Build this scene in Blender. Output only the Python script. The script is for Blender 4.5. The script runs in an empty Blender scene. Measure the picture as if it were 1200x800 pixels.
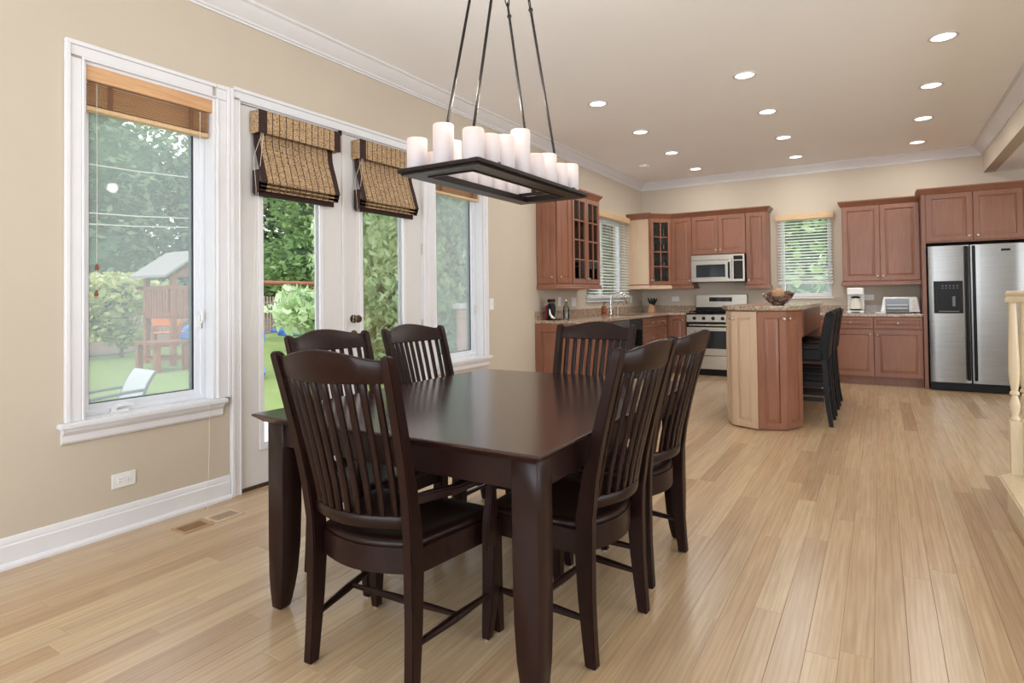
import bpy, bmesh, math, random
import numpy as np
from mathutils import Vector, Matrix
random.seed(7)
PI = math.pi
scene = bpy.context.scene
COL = scene.collection

# ------------------------------------------------------------------ camera, world, light, exposure
def make_camera():
    f, h, yaw, roll, pit = 699.58, 335.13, .5524, -.0118, .0174
    s, c = math.sin(yaw), math.cos(yaw)
    f0, z, r0 = Vector((-s, c, 0)), Vector((0, 0, 1)), Vector((c, s, 0))
    fw = f0 * math.cos(pit) + z * math.sin(pit)
    u0 = z * math.cos(pit) - f0 * math.sin(pit)
    R = r0 * math.cos(roll) + u0 * math.sin(roll)
    U = u0 * math.cos(roll) - r0 * math.sin(roll)
    cd = bpy.data.cameras.new('camera')
    cam = bpy.data.objects.new('camera', cd)
    m = Matrix((R, U, -fw)).transposed().to_4x4()
    m.translation = Vector((0, 0, 1.2))
    cam.matrix_world = m
    cd.sensor_width = 36
    cd.lens = f / 1200 * 36
    cd.shift_y = -(400 - h) / 1200
    cd.clip_start = .05
    cd.clip_end = 300
    COL.objects.link(cam)
    scene.camera = cam
make_camera()
scene.view_settings.view_transform = 'Standard'
scene.view_settings.look = 'None'
scene.view_settings.gamma = 1
scene.view_settings.exposure = 0.14

w = bpy.data.worlds.new('world'); scene.world = w; w.use_nodes = True
nt = w.node_tree
bg = nt.nodes['Background']
tc = nt.nodes.new('ShaderNodeTexCoord'); sx = nt.nodes.new('ShaderNodeSeparateXYZ')
rp = nt.nodes.new('ShaderNodeValToRGB')
nt.links.new(tc.outputs['Generated'], sx.inputs[0]); nt.links.new(sx.outputs['Z'], rp.inputs[0])
rp.color_ramp.elements[0].color = (.95, .98, 1, 1); rp.color_ramp.elements[1].color = (.72, .84, 1, 1)
nt.links.new(rp.outputs[0], bg.inputs[0]); bg.inputs[1].default_value = 2.5

def light(name, kind, loc, energy, color=(1, 1, 1), size=1, size_y=None, rot=(0, 0, 0), spread=None, parent=None, shape=None):
    l = bpy.data.lights.new(name, kind); l.energy = energy; l.color = color
    if kind == 'AREA':
        l.size = size
        l.shape = shape or ('RECTANGLE' if size_y else 'DISK')
        if size_y: l.size_y = size_y
        if spread: l.spread = spread
    elif kind == 'SUN': l.angle = size
    else: l.shadow_soft_size = size
    o = bpy.data.objects.new(name, l); COL.objects.link(o)
    o.location = loc; o.rotation_euler = rot
    if parent: o.parent = parent
    return o
light('hazy_sun', 'SUN', (0, 0, 20), 1.8, (1, .96, .9), .5, rot=(math.radians(38), 0, math.radians(60)))
# added fill lights, tilted up, behind openings put in the unseen rear and right walls
light('rear_fill_light', 'AREA', (-.6, -3.3, 1.6), 175, (.82, .90, 1), 4.6, 2.0, rot=(PI / 2 + .62, 0, 0))
light('side_fill_light', 'AREA', (5.3, 2.0, 1.6), 130, (.85, .92, 1), 5.0, 2.0, rot=(PI / 2 + .62, 0, PI / 2))

# ------------------------------------------------------------------ materials
MATS = {}
def srgb(r, g, b):
    return tuple(((v / 255) / 12.92 if v / 255 <= .04045 else ((v / 255 + .055) / 1.055) ** 2.4) for v in (r, g, b)) + (1,)
def base(name, rough=.5, metal=0, spec=None):
    m = bpy.data.materials.new(name); m.use_nodes = True
    b = m.node_tree.nodes['Principled BSDF']
    b.inputs['Roughness'].default_value = rough; b.inputs['Metallic'].default_value = metal
    if spec is not None: b.inputs['Specular IOR Level'].default_value = spec
    MATS[name] = m
    return m, m.node_tree, b
def N(nt, t, **k):
    n = nt.nodes.new(t)
    for a, v in k.items(): setattr(n, a, v)
    return n
def coords(nt, scale=(1, 1, 1), world=True, rot=(0, 0, 0)):
    mp = N(nt, 'ShaderNodeMapping'); mp.inputs['Scale'].default_value = scale; mp.inputs['Rotation'].default_value = rot
    if world: nt.links.new(N(nt, 'ShaderNodeNewGeometry').outputs['Position'], mp.inputs[0])
    else: nt.links.new(N(nt, 'ShaderNodeTexCoord').outputs['Object'], mp.inputs[0])
    return mp.outputs[0]
def noise(nt, vec, scale, detail=4, rough=.6):
    n = N(nt, 'ShaderNodeTexNoise'); n.inputs['Scale'].default_value = scale; n.inputs['Detail'].default_value = detail
    n.inputs['Roughness'].default_value = rough
    nt.links.new(vec, n.inputs['Vector']); return n.outputs['Fac']
def ramp(nt, fac, stops):
    r = N(nt, 'ShaderNodeValToRGB'); e = r.color_ramp.elements
    while len(e) < len(stops): e.new(.5)
    for i, (p, c) in enumerate(stops): e[i].position = p; e[i].color = c
    nt.links.new(fac, r.inputs[0]); return r.outputs[0]
def mixc(nt, fac, a, b, mode='MIX'):
    m = N(nt, 'ShaderNodeMix', data_type='RGBA', blend_type=mode)
    for i, v in ((0, fac), (6, a), (7, b)):
        if isinstance(v, (int, float)): m.inputs[i].default_value = v
        elif isinstance(v, tuple): m.inputs[i].default_value = v
        else: nt.links.new(v, m.inputs[i])
    return m.outputs[2]
def bump(nt, b, h, strength=.2, dist=.01):
    n = N(nt, 'ShaderNodeBump'); n.inputs['Strength'].default_value = strength; n.inputs['Distance'].default_value = dist
    nt.links.new(h, n.inputs['Height']); nt.links.new(n.outputs[0], b.inputs['Normal'])
def plain(name, c, rough=.5, metal=0, var=.06, scale=9, bumpy=0, spec=None, world=False):
    m, nt, b = base(name, rough, metal, spec)
    v = coords(nt, world=world)
    f = noise(nt, v, scale)
    c = srgb(*c)
    lo = tuple(x * (1 - var) for x in c[:3]) + (1,); hi = tuple(min(1, x * (1 + var)) for x in c[:3]) + (1,)
    nt.links.new(ramp(nt, f, [(.3, lo), (.7, hi)]), b.inputs['Base Color'])
    if bumpy: bump(nt, b, f, bumpy)
    return m
def wood(name, dark, light_, rough=.35, stretch=(14, 14, 1.2), scale=3, bumpy=.05, world=False, coat=0, objvar=0, contrast=.2):
    m, nt, b = base(name, rough)
    v = coords(nt, stretch, world)
    f = noise(nt, v, scale, 6, .65)
    f2 = noise(nt, coords(nt, (1, 1, 1), world), 1.7, 2)
    c = ramp(nt, f, [(.5 - contrast, srgb(*dark)), (.5 + contrast, srgb(*light_))])
    mid = tuple((a + b_) / 2 for a, b_ in zip(dark, light_))
    c = mixc(nt, .35, c, ramp(nt, f2, [(.35, srgb(*dark)), (.65, srgb(*light_))]))
    if objvar:
        oi = N(nt, 'ShaderNodeObjectInfo')
        g = N(nt, 'ShaderNodeMapRange'); g.inputs['To Min'].default_value = 1 - objvar; g.inputs['To Max'].default_value = 1 + objvar * .6
        nt.links.new(oi.outputs['Random'], g.inputs['Value'])
        c = mixc(nt, 1.0, c, g.outputs[0], 'MULTIPLY')
    nt.links.new(c, b.inputs['Base Color'])
    if coat: b.inputs['Coat Weight'].default_value = coat; b.inputs['Coat Roughness'].default_value = .15
    if bumpy: bump(nt, b, f, bumpy, .004)
    return m
M = {}
M['wall'] = plain('wall_paint', (197, 185, 167), .75, var=.02, scale=2, world=True)
M['ceiling'] = plain('ceiling_paint', (249, 249, 250), .85, var=.015, scale=2, world=True)
M['trim'] = plain('white_trim_paint', (224, 223, 225), .42, var=.015)
M['door'] = plain('door_paint', (216, 213, 211), .45, var=.015)
M['vinyl'] = plain('white_vinyl', (226, 229, 234), .35, var=.01)
M['espresso'] = wood('espresso_wood', (24, 11, 9), (42, 21, 17), .36, (9, 9, 1.5), 4, .02)
M['espresso'].node_tree.nodes['Principled BSDF'].inputs['Specular IOR Level'].default_value = .25
M['espresso_top'] = wood('espresso_table_top', (36, 20, 18), (58, 34, 30), .20, (2, 12, 12), 3, .015, coat=.25)
M['cherry'] = wood('cherry_cabinet_wood', (118, 74, 55), (150, 102, 78), .36, (10, 10, .9), 4, .03, contrast=.28)
M['maple'] = wood('pale_cabinet_wood', (194, 166, 138), (214, 188, 160), .36, (10, 10, .9), 4, .03, contrast=.28)
M['rail'] = wood('oak_rail_wood', (200, 180, 148), (222, 205, 174), .4, (12, 12, 1), 4, .03)
M['blindwood'] = wood('bamboo_blind_wood', (186, 138, 96), (220, 176, 130), .45, (12, 1, 12), 5, .03)
M['blindwood2'] = wood('light_blind_wood', (196, 160, 116), (222, 192, 150), .45, (1.2, 8, 12), 5, .03)
M['redwood'] = wood('stained_playset_wood', (122, 66, 46), (160, 96, 68), .7, (8, 8, 1), 4, .1)
M['fence'] = wood('weathered_fence_wood', (120, 108, 92), (164, 152, 134), .8, (8, 8, 1), 4, .1)
M['bark'] = wood('bark', (70, 58, 48), (110, 94, 80), .9, (6, 6, 1), 5, .3)
M['blackmetal'] = plain('dark_bronze_metal', (38, 32, 30), .35, .6, .1, 20)
M['black'] = plain('black_plastic', (11, 11, 12), .35, 0, .1, 12, spec=.25)
M['blackgloss'] = plain('black_glass', (10, 10, 12), .06, 0, .1, 5)
M['leather'] = plain('black_leather', (11, 11, 11), .48, 0, .15, 30, .1, spec=.2)
M['chrome'] = plain('chrome', (205, 205, 205), .12, 1, .02)
M['nickel'] = plain('satin_nickel', (200, 190, 176), .28, 1, .02)
M['bronze'] = plain('aged_bronze', (96, 84, 66), .35, .9, .1)
M['white'] = plain('white_plastic', (232, 232, 230), .35, 0, .01)
M['rubber'] = plain('dark_gasket', (40, 46, 54), .5)
M['string'] = plain('blind_cord', (222, 216, 204), .7)
M['mulch'] = plain('mulch', (120, 98, 84), .95, 0, .35, 40, .6, world=True)
M['patio'] = plain('pale_concrete', (196, 192, 184), .85, 0, .08, 12, .1, world=True)
M['brick'] = plain('tan_brick', (196, 150, 132), .85, 0, .15, 6, .2, world=True)
M['stone'] = plain('limestone_cap', (206, 204, 198), .8, 0, .05)
M['blue'] = plain('blue_plastic', (74, 124, 196), .4)
M['yellow'] = plain('yellow_plastic', (232, 196, 48), .4)
M['orange'] = plain('orange_plastic', (226, 122, 66), .5)
M['sling'] = plain('grey_sling_fabric', (186, 188, 184), .8, 0, .04, 60)
M['greymetal'] = plain('grey_painted_metal', (112, 112, 112), .45, .4)
M['shingle'] = plain('grey_shingle', (148, 142, 136), .9, 0, .15, 30, .2)
M['cream'] = plain('cream_ceramic', (226, 220, 206), .3)
M['red'] = plain('red_plastic', (150, 34, 52), .35)
M['wicker'] = plain('tan_wicker', (172, 134, 96), .8, 0, .3, 90, .5)
M['wicker2'] = plain('brown_wicker', (104, 66, 48), .8, 0, .35, 90, .5)
M['darkfabric'] = plain('dark_brown_fabric', (54, 32, 28), .9, 0, .12, 60)
M['slat'] = plain('white_blind_slat', (226, 228, 222), .45)
M['ss_dark'] = plain('oven_window', (34, 40, 42), .08)
M['vent'] = plain('register_wood', (176, 138, 102), .5, 0, .1)
M['darktape'] = plain('blind_ladder_tape', (112, 76, 54), .8)
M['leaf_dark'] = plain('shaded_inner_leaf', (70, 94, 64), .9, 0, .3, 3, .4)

def stainless(nm, lo, hi):
    m, nt, b = base(nm, .27, 1)
    f = noise(nt, coords(nt, (.6, .6, 90), False), 6, 3)
    nt.links.new(ramp(nt, f, [(.3, srgb(*lo)), (.7, srgb(*hi))]), b.inputs['Base Color'])
    r = N(nt, 'ShaderNodeMapRange'); r.inputs['To Min'].default_value = .24; r.inputs['To Max'].default_value = .36
    nt.links.new(f, r.inputs['Value']); nt.links.new(r.outputs[0], b.inputs['Roughness'])
    return m
M['steel'] = stainless('brushed_stainless', (126, 125, 123), (148, 147, 145))
M['steel2'] = stainless('bright_brushed_stainless', (176, 170, 160), (204, 198, 188))
def granite():
    m, nt, b = base('speckled_granite', .18)
    v = coords(nt)
    vo = N(nt, 'ShaderNodeTexVoronoi'); vo.inputs['Scale'].default_value = 95; nt.links.new(v, vo.inputs['Vector'])
    n1 = noise(nt, v, 42, 6, .75)
    c = ramp(nt, n1, [(.36, srgb(58, 46, 42)), (.46, srgb(140, 114, 94)), (.55, srgb(178, 158, 136)), (.68, srgb(206, 196, 178))])
    c = mixc(nt, .35, c, ramp(nt, vo.outputs['Distance'], [(.1, srgb(60, 48, 44)), (.6, srgb(196, 170, 144))]))
    nt.links.new(c, b.inputs['Base Color']); return m
M['granite'] = granite()
def oak_floor():
    m, nt, b = base('oak_plank', .3)
    oi = N(nt, 'ShaderNodeObjectInfo'); geo = N(nt, 'ShaderNodeNewGeometry')
    a = N(nt, 'ShaderNodeMath', operation='ADD'); nt.links.new(oi.outputs['Random'], a.inputs[0]); nt.links.new(geo.outputs['Random Per Island'], a.inputs[1])
    fr = N(nt, 'ShaderNodeMath', operation='FRACT'); nt.links.new(a.outputs[0], fr.inputs[0])
    sc = N(nt, 'ShaderNodeMath', operation='MULTIPLY'); nt.links.new(fr.outputs[0], sc.inputs[0]); sc.inputs[1].default_value = 37
    cx = N(nt, 'ShaderNodeCombineXYZ'); nt.links.new(sc.outputs[0], cx.inputs[0]); nt.links.new(sc.outputs[0], cx.inputs[2])
    ad = N(nt, 'ShaderNodeVectorMath', operation='ADD'); nt.links.new(geo.outputs['Position'], ad.inputs[0]); nt.links.new(cx.outputs[0], ad.inputs[1])
    mp = N(nt, 'ShaderNodeMapping'); mp.inputs['Scale'].default_value = (10, .45, 1); nt.links.new(ad.outputs[0], mp.inputs[0])
    f = noise(nt, mp.outputs[0], 5, 7, .62)
    # cathedral figure
    wv = N(nt, 'ShaderNodeTexWave', wave_type='BANDS', bands_direction='X'); wv.inputs['Scale'].default_value = 1.6
    wv.inputs['Distortion'].default_value = 13; wv.inputs['Detail'].default_value = 3; wv.inputs['Detail Scale'].default_value = 1.2
    nt.links.new(mp.outputs[0], wv.inputs['Vector'])
    c = ramp(nt, f, [(.25, srgb(175, 149, 118)), (.5, srgb(190, 165, 132)), (.75, srgb(201, 178, 145))])
    c = mixc(nt, .13, c, ramp(nt, wv.outputs['Fac'], [(.2, srgb(154, 124, 92)), (.6, srgb(205, 184, 152))]))
    tint = ramp(nt, fr.outputs[0], [(0, (.76, .67, .62, 1)), (.22, (.90, .84, .80, 1)), (.5, (1.0, 1.0, 1.0, 1)), (.8, (.97, .90, .83, 1)), (1, (1.08, 1.09, 1.06, 1))])
    c = mixc(nt, .9, c, mixc(nt, 1.0, c, tint, 'MULTIPLY'))
    # sparse mineral streaks
    mp2 = N(nt, 'ShaderNodeMapping'); mp2.inputs['Scale'].default_value = (14, .7, 1); nt.links.new(ad.outputs[0], mp2.inputs[0])
    f3 = noise(nt, mp2.outputs[0], 3.2, 3)
    c = mixc(nt, ramp(nt, f3, [(.80, (0, 0, 0, 1)), (.86, (.4, .4, .4, 1))]), c, srgb(112, 80, 58))
    nt.links.new(c, b.inputs['Base Color'])
    r = N(nt, 'ShaderNodeMapRange'); r.inputs['To Min'].default_value = .20; r.inputs['To Max'].default_value = .30
    nt.links.new(f, r.inputs['Value']); nt.links.new(r.outputs[0], b.inputs['Roughness'])
    bump(nt, b, f, .06, .003)
    return m
M['floor'] = oak_floor()
def woven(name):
    m, nt, b = base(name, .8)
    v = coords(nt, (1, 1, 1), True)
    sp = N(nt, 'ShaderNodeSeparateXYZ'); nt.links.new(v, sp.inputs[0])
    reeds = noise(nt, coords(nt, (3, 3, 60), True), 4, 3)
    fl = noise(nt, coords(nt, (40, 26, 60), True), 3, 2)
    c = ramp(nt, reeds, [(.3, srgb(150, 118, 86)), (.5, srgb(188, 158, 120)), (.75, srgb(208, 180, 142))])
    c = mixc(nt, ramp(nt, fl, [(.55, (0, 0, 0, 1)), (.60, (1, 1, 1, 1))]), c, srgb(84, 54, 38))
    mm = N(nt, 'ShaderNodeMath', operation='MULTIPLY'); nt.links.new(sp.outputs['Y'], mm.inputs[0]); mm.inputs[1].default_value = 1 / .052
    ff = N(nt, 'ShaderNodeMath', operation='FRACT'); nt.links.new(mm.outputs[0], ff.inputs[0])
    c = mixc(nt, ramp(nt, ff.outputs[0], [(0, (1, 1, 1, 1)), (.11, (1, 1, 1, 1)), (.14, (0, 0, 0, 1)), (1, (0, 0, 0, 1))]), c, srgb(62, 40, 30))
    nt.links.new(c, b.inputs['Base Color']); bump(nt, b, reeds, .5, .006)
    return m
M['woven'] = woven('woven_reed')
def glass(name, tint=(1, 1, 1, 1), gloss=.5, haze=0, hazecol=(.75, .8, .85, 1), rough=.0):
    m = bpy.data.materials.new(name); m.use_nodes = True; nt = m.node_tree; nt.nodes.clear()
    o = N(nt, 'ShaderNodeOutputMaterial'); t = N(nt, 'ShaderNodeBsdfTransparent'); t.inputs[0].default_value = tint
    g = N(nt, 'ShaderNodeBsdfGlossy'); g.inputs['Roughness'].default_value = rough
    fr = N(nt, 'ShaderNodeFresnel'); fr.inputs[0].default_value = 1.45
    k = N(nt, 'ShaderNodeMath', operation='MULTIPLY'); k.inputs[1].default_value = gloss; nt.links.new(fr.outputs[0], k.inputs[0])
    mx = N(nt, 'ShaderNodeMixShader'); nt.links.new(k.outputs[0], mx.inputs[0]); nt.links.new(t.outputs[0], mx.inputs[1]); nt.links.new(g.outputs[0], mx.inputs[2])
    out = mx.outputs[0]
    if haze:
        d = N(nt, 'ShaderNodeBsdfDiffuse'); d.inputs[0].default_value = hazecol
        tl = N(nt, 'ShaderNodeBsdfTranslucent'); tl.inputs[0].default_value = hazecol
        dm = N(nt, 'ShaderNodeMixShader'); nt.links.new(d.outputs[0], dm.inputs[1]); nt.links.new(tl.outputs[0], dm.inputs[2])
        m2 = N(nt, 'ShaderNodeMixShader'); m2.inputs[0].default_value = haze
        nt.links.new(out, m2.inputs[1]); nt.links.new(dm.outputs[0], m2.inputs[2]); out = m2.outputs[0]
    nt.links.new(out, o.inputs[0]); MATS[name] = m
    return m
M['glass'] = glass('window_glass', gloss=.6)
M['screen'] = glass('insect_screen', gloss=0, haze=.25, hazecol=(.66, .74, .74, 1))
M['cabglass'] = glass('cabinet_glass', (.8, .82, .84, 1), gloss=1.0)
M['clear'] = glass('clear_bottle_glass', (.86, .9, .9, 1), gloss=1.0)
def emit(name, c, s, mix=0):
    m, nt, b = base(name, .4)
    b.inputs['Base Color'].default_value = c; b.inputs['Emission Color'].default_value = c; b.inputs['Emission Strength'].default_value = s
    return m
M['lens'] = emit('lamp_lens', (1, .97, .92, 1), 3.0)
def candle_mat():
    m, nt, b = base('glowing_wax_shade', .45)
    tc = N(nt, 'ShaderNodeTexCoord'); sp = N(nt, 'ShaderNodeSeparateXYZ'); nt.links.new(tc.outputs['Generated'], sp.inputs[0])
    c = ramp(nt, sp.outputs['Z'], [(0, (.80, .82, .92, 1)), (.5, (1, .80, .70, 1)), (1, (1, .68, .48, 1))])
    nt.links.new(c, b.inputs['Emission Color']); b.inputs['Base Color'].default_value = srgb(182, 174, 176)
    e = N(nt, 'ShaderNodeMapRange'); e.inputs['To Min'].default_value = .02; e.inputs['To Max'].default_value = .36
    nt.links.new(sp.outputs['Z'], e.inputs['Value']); nt.links.new(e.outputs[0], b.inputs['Emission Strength'])
    b.inputs['Subsurface Weight'].default_value = 0
    return m
M['candle'] = candle_mat()
def leafmat(name, a, b_, c_, scale=.6, trans=.35):
    m, nt, b = base(name, .55)
    g = N(nt, 'ShaderNodeNewGeometry')
    f = noise(nt, coords(nt), scale, 3)
    r = ramp(nt, g.outputs['Random Per Island'], [(0, srgb(*a)), (.5, srgb(*b_)), (1, srgb(*c_))])
    r = mixc(nt, .45, r, ramp(nt, f, [(.35, srgb(*a)), (.65, srgb(*c_))]))
    nt.links.new(r, b.inputs['Base Color'])
    t = N(nt, 'ShaderNodeBsdfTranslucent'); nt.links.new(r, t.inputs[0])
    mx = N(nt, 'ShaderNodeMixShader'); mx.inputs[0].default_value = trans
    out = nt.nodes['Material Output']
    nt.links.new(b.outputs[0], mx.inputs[1]); nt.links.new(t.outputs[0], mx.inputs[2]); nt.links.new(mx.outputs[0], out.inputs[0])
    return m
M['leaf_far'] = leafmat('far_tree_leaf', (88, 116, 80), (118, 148, 104), (160, 184, 138))
M['leaf_bright'] = leafmat('bright_leaf', (150, 182, 124), (190, 212, 156), (226, 236, 198), trans=.45)
M['leaf_mid'] = leafmat('mid_leaf', (92, 126, 80), (128, 162, 102), (166, 192, 130))
M['leaf_yellow'] = leafmat('yellow_green_leaf', (156, 170, 108), (192, 200, 132), (228, 226, 166))
def grass():
    m, nt, b = base('lawn_grass', .9)
    v = coords(nt)
    f = noise(nt, v, 60, 3); f2 = noise(nt, v, .7, 3)
    c = ramp(nt, f, [(.3, srgb(112, 128, 66)), (.7, srgb(142, 158, 92))])
    c = mixc(nt, .4, c, ramp(nt, f2, [(.35, srgb(114, 132, 70)), (.65, srgb(150, 166, 100))]))
    nt.links.new(c, b.inputs['Base Color']); bump(nt, b, f, .6, .03); return m
M['grass'] = grass()

# ------------------------------------------------------------------ mesh helpers
def root_off(p):
    v = Vector((0, 0, 0))
    while p: v += p.location; p = p.parent
    return v
def tag(o, label=None, cat=None, group=None, kind=None):
    if label: o['label'] = label
    if cat: o['category'] = cat
    if group: o['group'] = group
    if kind: o['kind'] = kind
    return o
def thing(name, label, cat, loc=(0, 0, 0), group=None, rz=0):
    o = bpy.data.objects.new(name, None); COL.objects.link(o); o.empty_display_size = .1
    o.location = loc; o.rotation_euler = (0, 0, rz)
    return tag(o, label, cat, group)
def struct_empty(name, loc=(0, 0, 0), label=None):
    o = bpy.data.objects.new(name, None); COL.objects.link(o); o.location = loc
    return tag(o, label=label, kind='structure')
class MB:
    def __init__(s): s.bm = bmesh.new()
    def grid_ring(s, rings, cap=True, closed=True):
        bm = s.bm; R = [[bm.verts.new(p) for p in r] for r in rings]
        n = len(R[0])
        for a, b in zip(R, R[1:]):
            for i in range(n if closed else n - 1):
                j = (i + 1) % n
                try: bm.faces.new((a[i], a[j], b[j], b[i]))
                except ValueError: pass
        if cap and closed:
            for r in (R[0], R[-1]):
                if len(set(v.co.to_tuple(6) for v in r)) > 2:
                    try: bm.faces.new(r)
                    except ValueError: pass
        return s
    loft = grid_ring
    def box(s, x0, x1, y0, y1, z0, z1):
        return s.loft([[(x0, y0, z), (x1, y0, z), (x1, y1, z), (x0, y1, z)] for z in (z0, z1)])
    def ob(s, P, u, n, a, b, c):
        """box in a frame: a along u (right), b up, c along n (outwards)"""
        P, u, n = Vector(P), Vector(u), Vector(n); z = Vector((0, 0, 1))
        return s.loft([[P + u * aa + z * zz + n * cc for aa, cc in ((a[0], c[0]), (a[1], c[0]), (a[1], c[1]), (a[0], c[1]))] for zz in b])
    def cyl(s, p0, p1, r0, r1=None, n=14):
        p0, p1 = Vector(p0), Vector(p1); r1 = r0 if r1 is None else r1
        d = (p1 - p0).normalized(); a = d.orthogonal().normalized(); b = d.cross(a)
        return s.loft([[p + (a * math.cos(t) + b * math.sin(t)) * r for t in [2 * PI * i / n for i in range(n)]] for p, r in ((p0, r0), (p1, r1))])
    def axis_lathe(s, p, d, prof, n=14):
        p, d = Vector(p), Vector(d).normalized(); a = d.orthogonal().normalized(); b = d.cross(a)
        return s.loft([[p + d * h + (a * math.cos(t) + b * math.sin(t)) * max(r, 1e-4) for t in [2 * PI * i / n for i in range(n)]] for r, h in prof])
    def lathe(s, x, y, prof, n=20, sx=1, sy=1):
        return s.loft([[(x + math.cos(t) * max(r, 1e-4) * sx, y + math.sin(t) * max(r, 1e-4) * sy, z) for t in [2 * PI * i / n for i in range(n)]] for r, z in prof])
    def tube(s, pts, r, n=8):
        pts = [Vector(p) for p in pts]; rings = []
        d0 = (pts[1] - pts[0]).normalized(); a = d0.orthogonal().normalized()
        for i, p in enumerate(pts):
            d = (pts[min(i + 1, len(pts) - 1)] - pts[max(i - 1, 0)]).normalized()
            a = (a - d * a.dot(d)).normalized(); b = d.cross(a)
            rr = r[i] if isinstance(r, (list, tuple)) else r
            rings.append([p + (a * math.cos(t) + b * math.sin(t)) * rr for t in [2 * PI * k / n for k in range(n)]])
        return s.loft(rings)
    def prism(s, poly, z0, z1):
        return s.loft([[(x, y, z) for x, y in poly] for z in (z0, z1)])
    def panel(s, P, u, n, w, h, t=.02, raised=True, fr=.058):
        """raised-panel slab; P lower-left corner on the cabinet face"""
        P, u, n = Vector(P), Vector(u), Vector(n); z = Vector((0, 0, 1))
        fr = min(fr, w * .27, h * .27)
        L = [(0, 0), (0, t - .003), (.003, t)]
        if raised: L += [(fr, t), (fr + .004, t - .013), (fr + .011, t - .013), (fr + .030, t - .001), (fr + .033, t - .001)]
        return s.loft([[P + u * a + z * b + n * d for a, b in ((i, i), (w - i, i), (w - i, h - i), (i, h - i))] for i, d in L])
    def sweep(s, path, prof, closed=False):
        """profile (offset, z) swept along a plan path; offset to the right-hand side of travel"""
        path = [Vector((p[0], p[1], 0)) for p in path]; n = len(path); rings = []
        for i, p in enumerate(path):
            if closed: d0, d1 = (p - path[i - 1]).normalized(), (path[(i + 1) % n] - p).normalized()
            else:
                d1 = (path[i + 1] - p).normalized() if i < n - 1 else None
                d0 = (p - path[i - 1]).normalized() if i > 0 else d1
                d1 = d1 or d0
            n0, n1 = Vector((d0.y, -d0.x, 0)), Vector((d1.y, -d1.x, 0))
            m = (n0 + n1); m = m / max(.2, m.dot(n0))
            rings.append([(p.x + m.x * o, p.y + m.y * o, z) for o, z in prof])
        if closed: rings.append(rings[0])
        return s.loft(rings, cap=not closed)
    def ico(s, c, r, sub=2, jit=0):
        rr = bmesh.ops.create_icosphere(s.bm, subdivisions=sub, radius=1)
        for v in rr['verts']:
            k = 1 + random.uniform(-jit, jit)
            v.co = Vector((c[0] + v.co.x * r[0] * k, c[1] + v.co.y * r[1] * k, c[2] + v.co.z * r[2] * k))
        return s
    def build(s, name, mat, parent=None, label=None, bevel=0, kind=None, cat=None, group=None, angle=35, seg=1):
        bm = s.bm
        bmesh.ops.dissolve_degenerate(bm, edges=bm.edges, dist=1e-5)
        bmesh.ops.recalc_face_normals(bm, faces=bm.faces)
        if bevel:
            ed = [e for e in bm.edges if len(e.link_faces) == 2 and e.calc_face_angle(0) > .6]
            bmesh.ops.bevel(bm, geom=ed, offset=bevel, segments=seg, affect='EDGES', clamp_overlap=True)
        if parent:
            off = root_off(parent); bmesh.ops.translate(bm, verts=bm.verts, vec=-off)
            origin = None
        else:
            xs = [v.co for v in bm.verts]
            origin = Vector(((min(v.x for v in xs) + max(v.x for v in xs)) / 2, (min(v.y for v in xs) + max(v.y for v in xs)) / 2, min(v.z for v in xs)))
            bmesh.ops.translate(bm, verts=bm.verts, vec=-origin)
        me = bpy.data.meshes.new(name); bm.to_mesh(me); bm.free()
        me.polygons.foreach_set('use_smooth', [True] * len(me.polygons)); me.set_sharp_from_angle(angle=math.radians(angle))
        me.materials.append(M[mat] if isinstance(mat, str) else mat)
        o = bpy.data.objects.new(name, me); COL.objects.link(o)
        if parent: o.parent = parent
        else: o.location = origin
        return tag(o, label, cat, group, kind)
KIDS = {}
def copy_tree(o, parent=None, kids=None):
    if kids is None:
        kids = {}
        for x in COL.objects:
            if x.parent: kids.setdefault(x.parent.name, []).append(x)
    c = o.copy(); COL.objects.link(c)
    if parent: c.parent = parent
    for ch in kids.get(o.name, []): copy_tree(ch, c, kids)
    return c
def place_copy(o, loc, rz, label, cat=None, group=None):
    c = copy_tree(o); c.location = loc; c.rotation_euler = (0, 0, rz); c['label'] = label
    if group: c['group'] = group
    return c
def knob(P, n, parent, r=.015, mat='nickel'):
    return MB().axis_lathe(P, n, [(r * .45, 0), (r * .4, .012), (r * .95, .016), (r, .022), (r * .7, .029), (0, .031)], 12).build('knob', mat, parent)

# ------------------------------------------------------------------ room shell
WX, BY, CZ, RX = -3.389, 9.645, 3.05, 1.151       # left wall, back wall, ceiling, header over the right
FY = -3.0; EX = 5.0; LZ = 2.71
def wall_with_holes(name, axis, pos, thick, a0, a1, z0, z1, holes):
    """boxes around rectangular openings; axis 'x' = wall plane at X=pos running along Y"""
    mb = MB()
    cuts = sorted(set([a0, a1] + [v for h in holes for v in h[:2]]))
    for p, q in zip(cuts, cuts[1:]):
        hs = sorted([h for h in holes if h[0] <= p + 1e-6 and h[1] >= q - 1e-6], key=lambda h: h[2])
        zz = z0
        for h in hs:
            if h[2] > zz + 1e-6: mb.box(*((pos, pos + thick, p, q) if axis == 'x' else (p, q, pos, pos + thick)), zz, h[2])
            zz = h[3]
        if zz < z1 - 1e-6: mb.box(*((pos, pos + thick, p, q) if axis == 'x' else (p, q, pos, pos + thick)), zz, z1)
    return mb.build(name, 'wall', kind='structure')
WIN1 = (1.414, 2.112, .612, 2.412)
WIN2 = (4.180, 4.950, .612, 2.412)
DOOR = (2.268, 4.020, 0.0, 2.440)
KWIN = (7.42, 8.90, 1.13, 2.34)
BWIN = (-1.265, -.575, 1.14, 2.34)
T = .20
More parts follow.
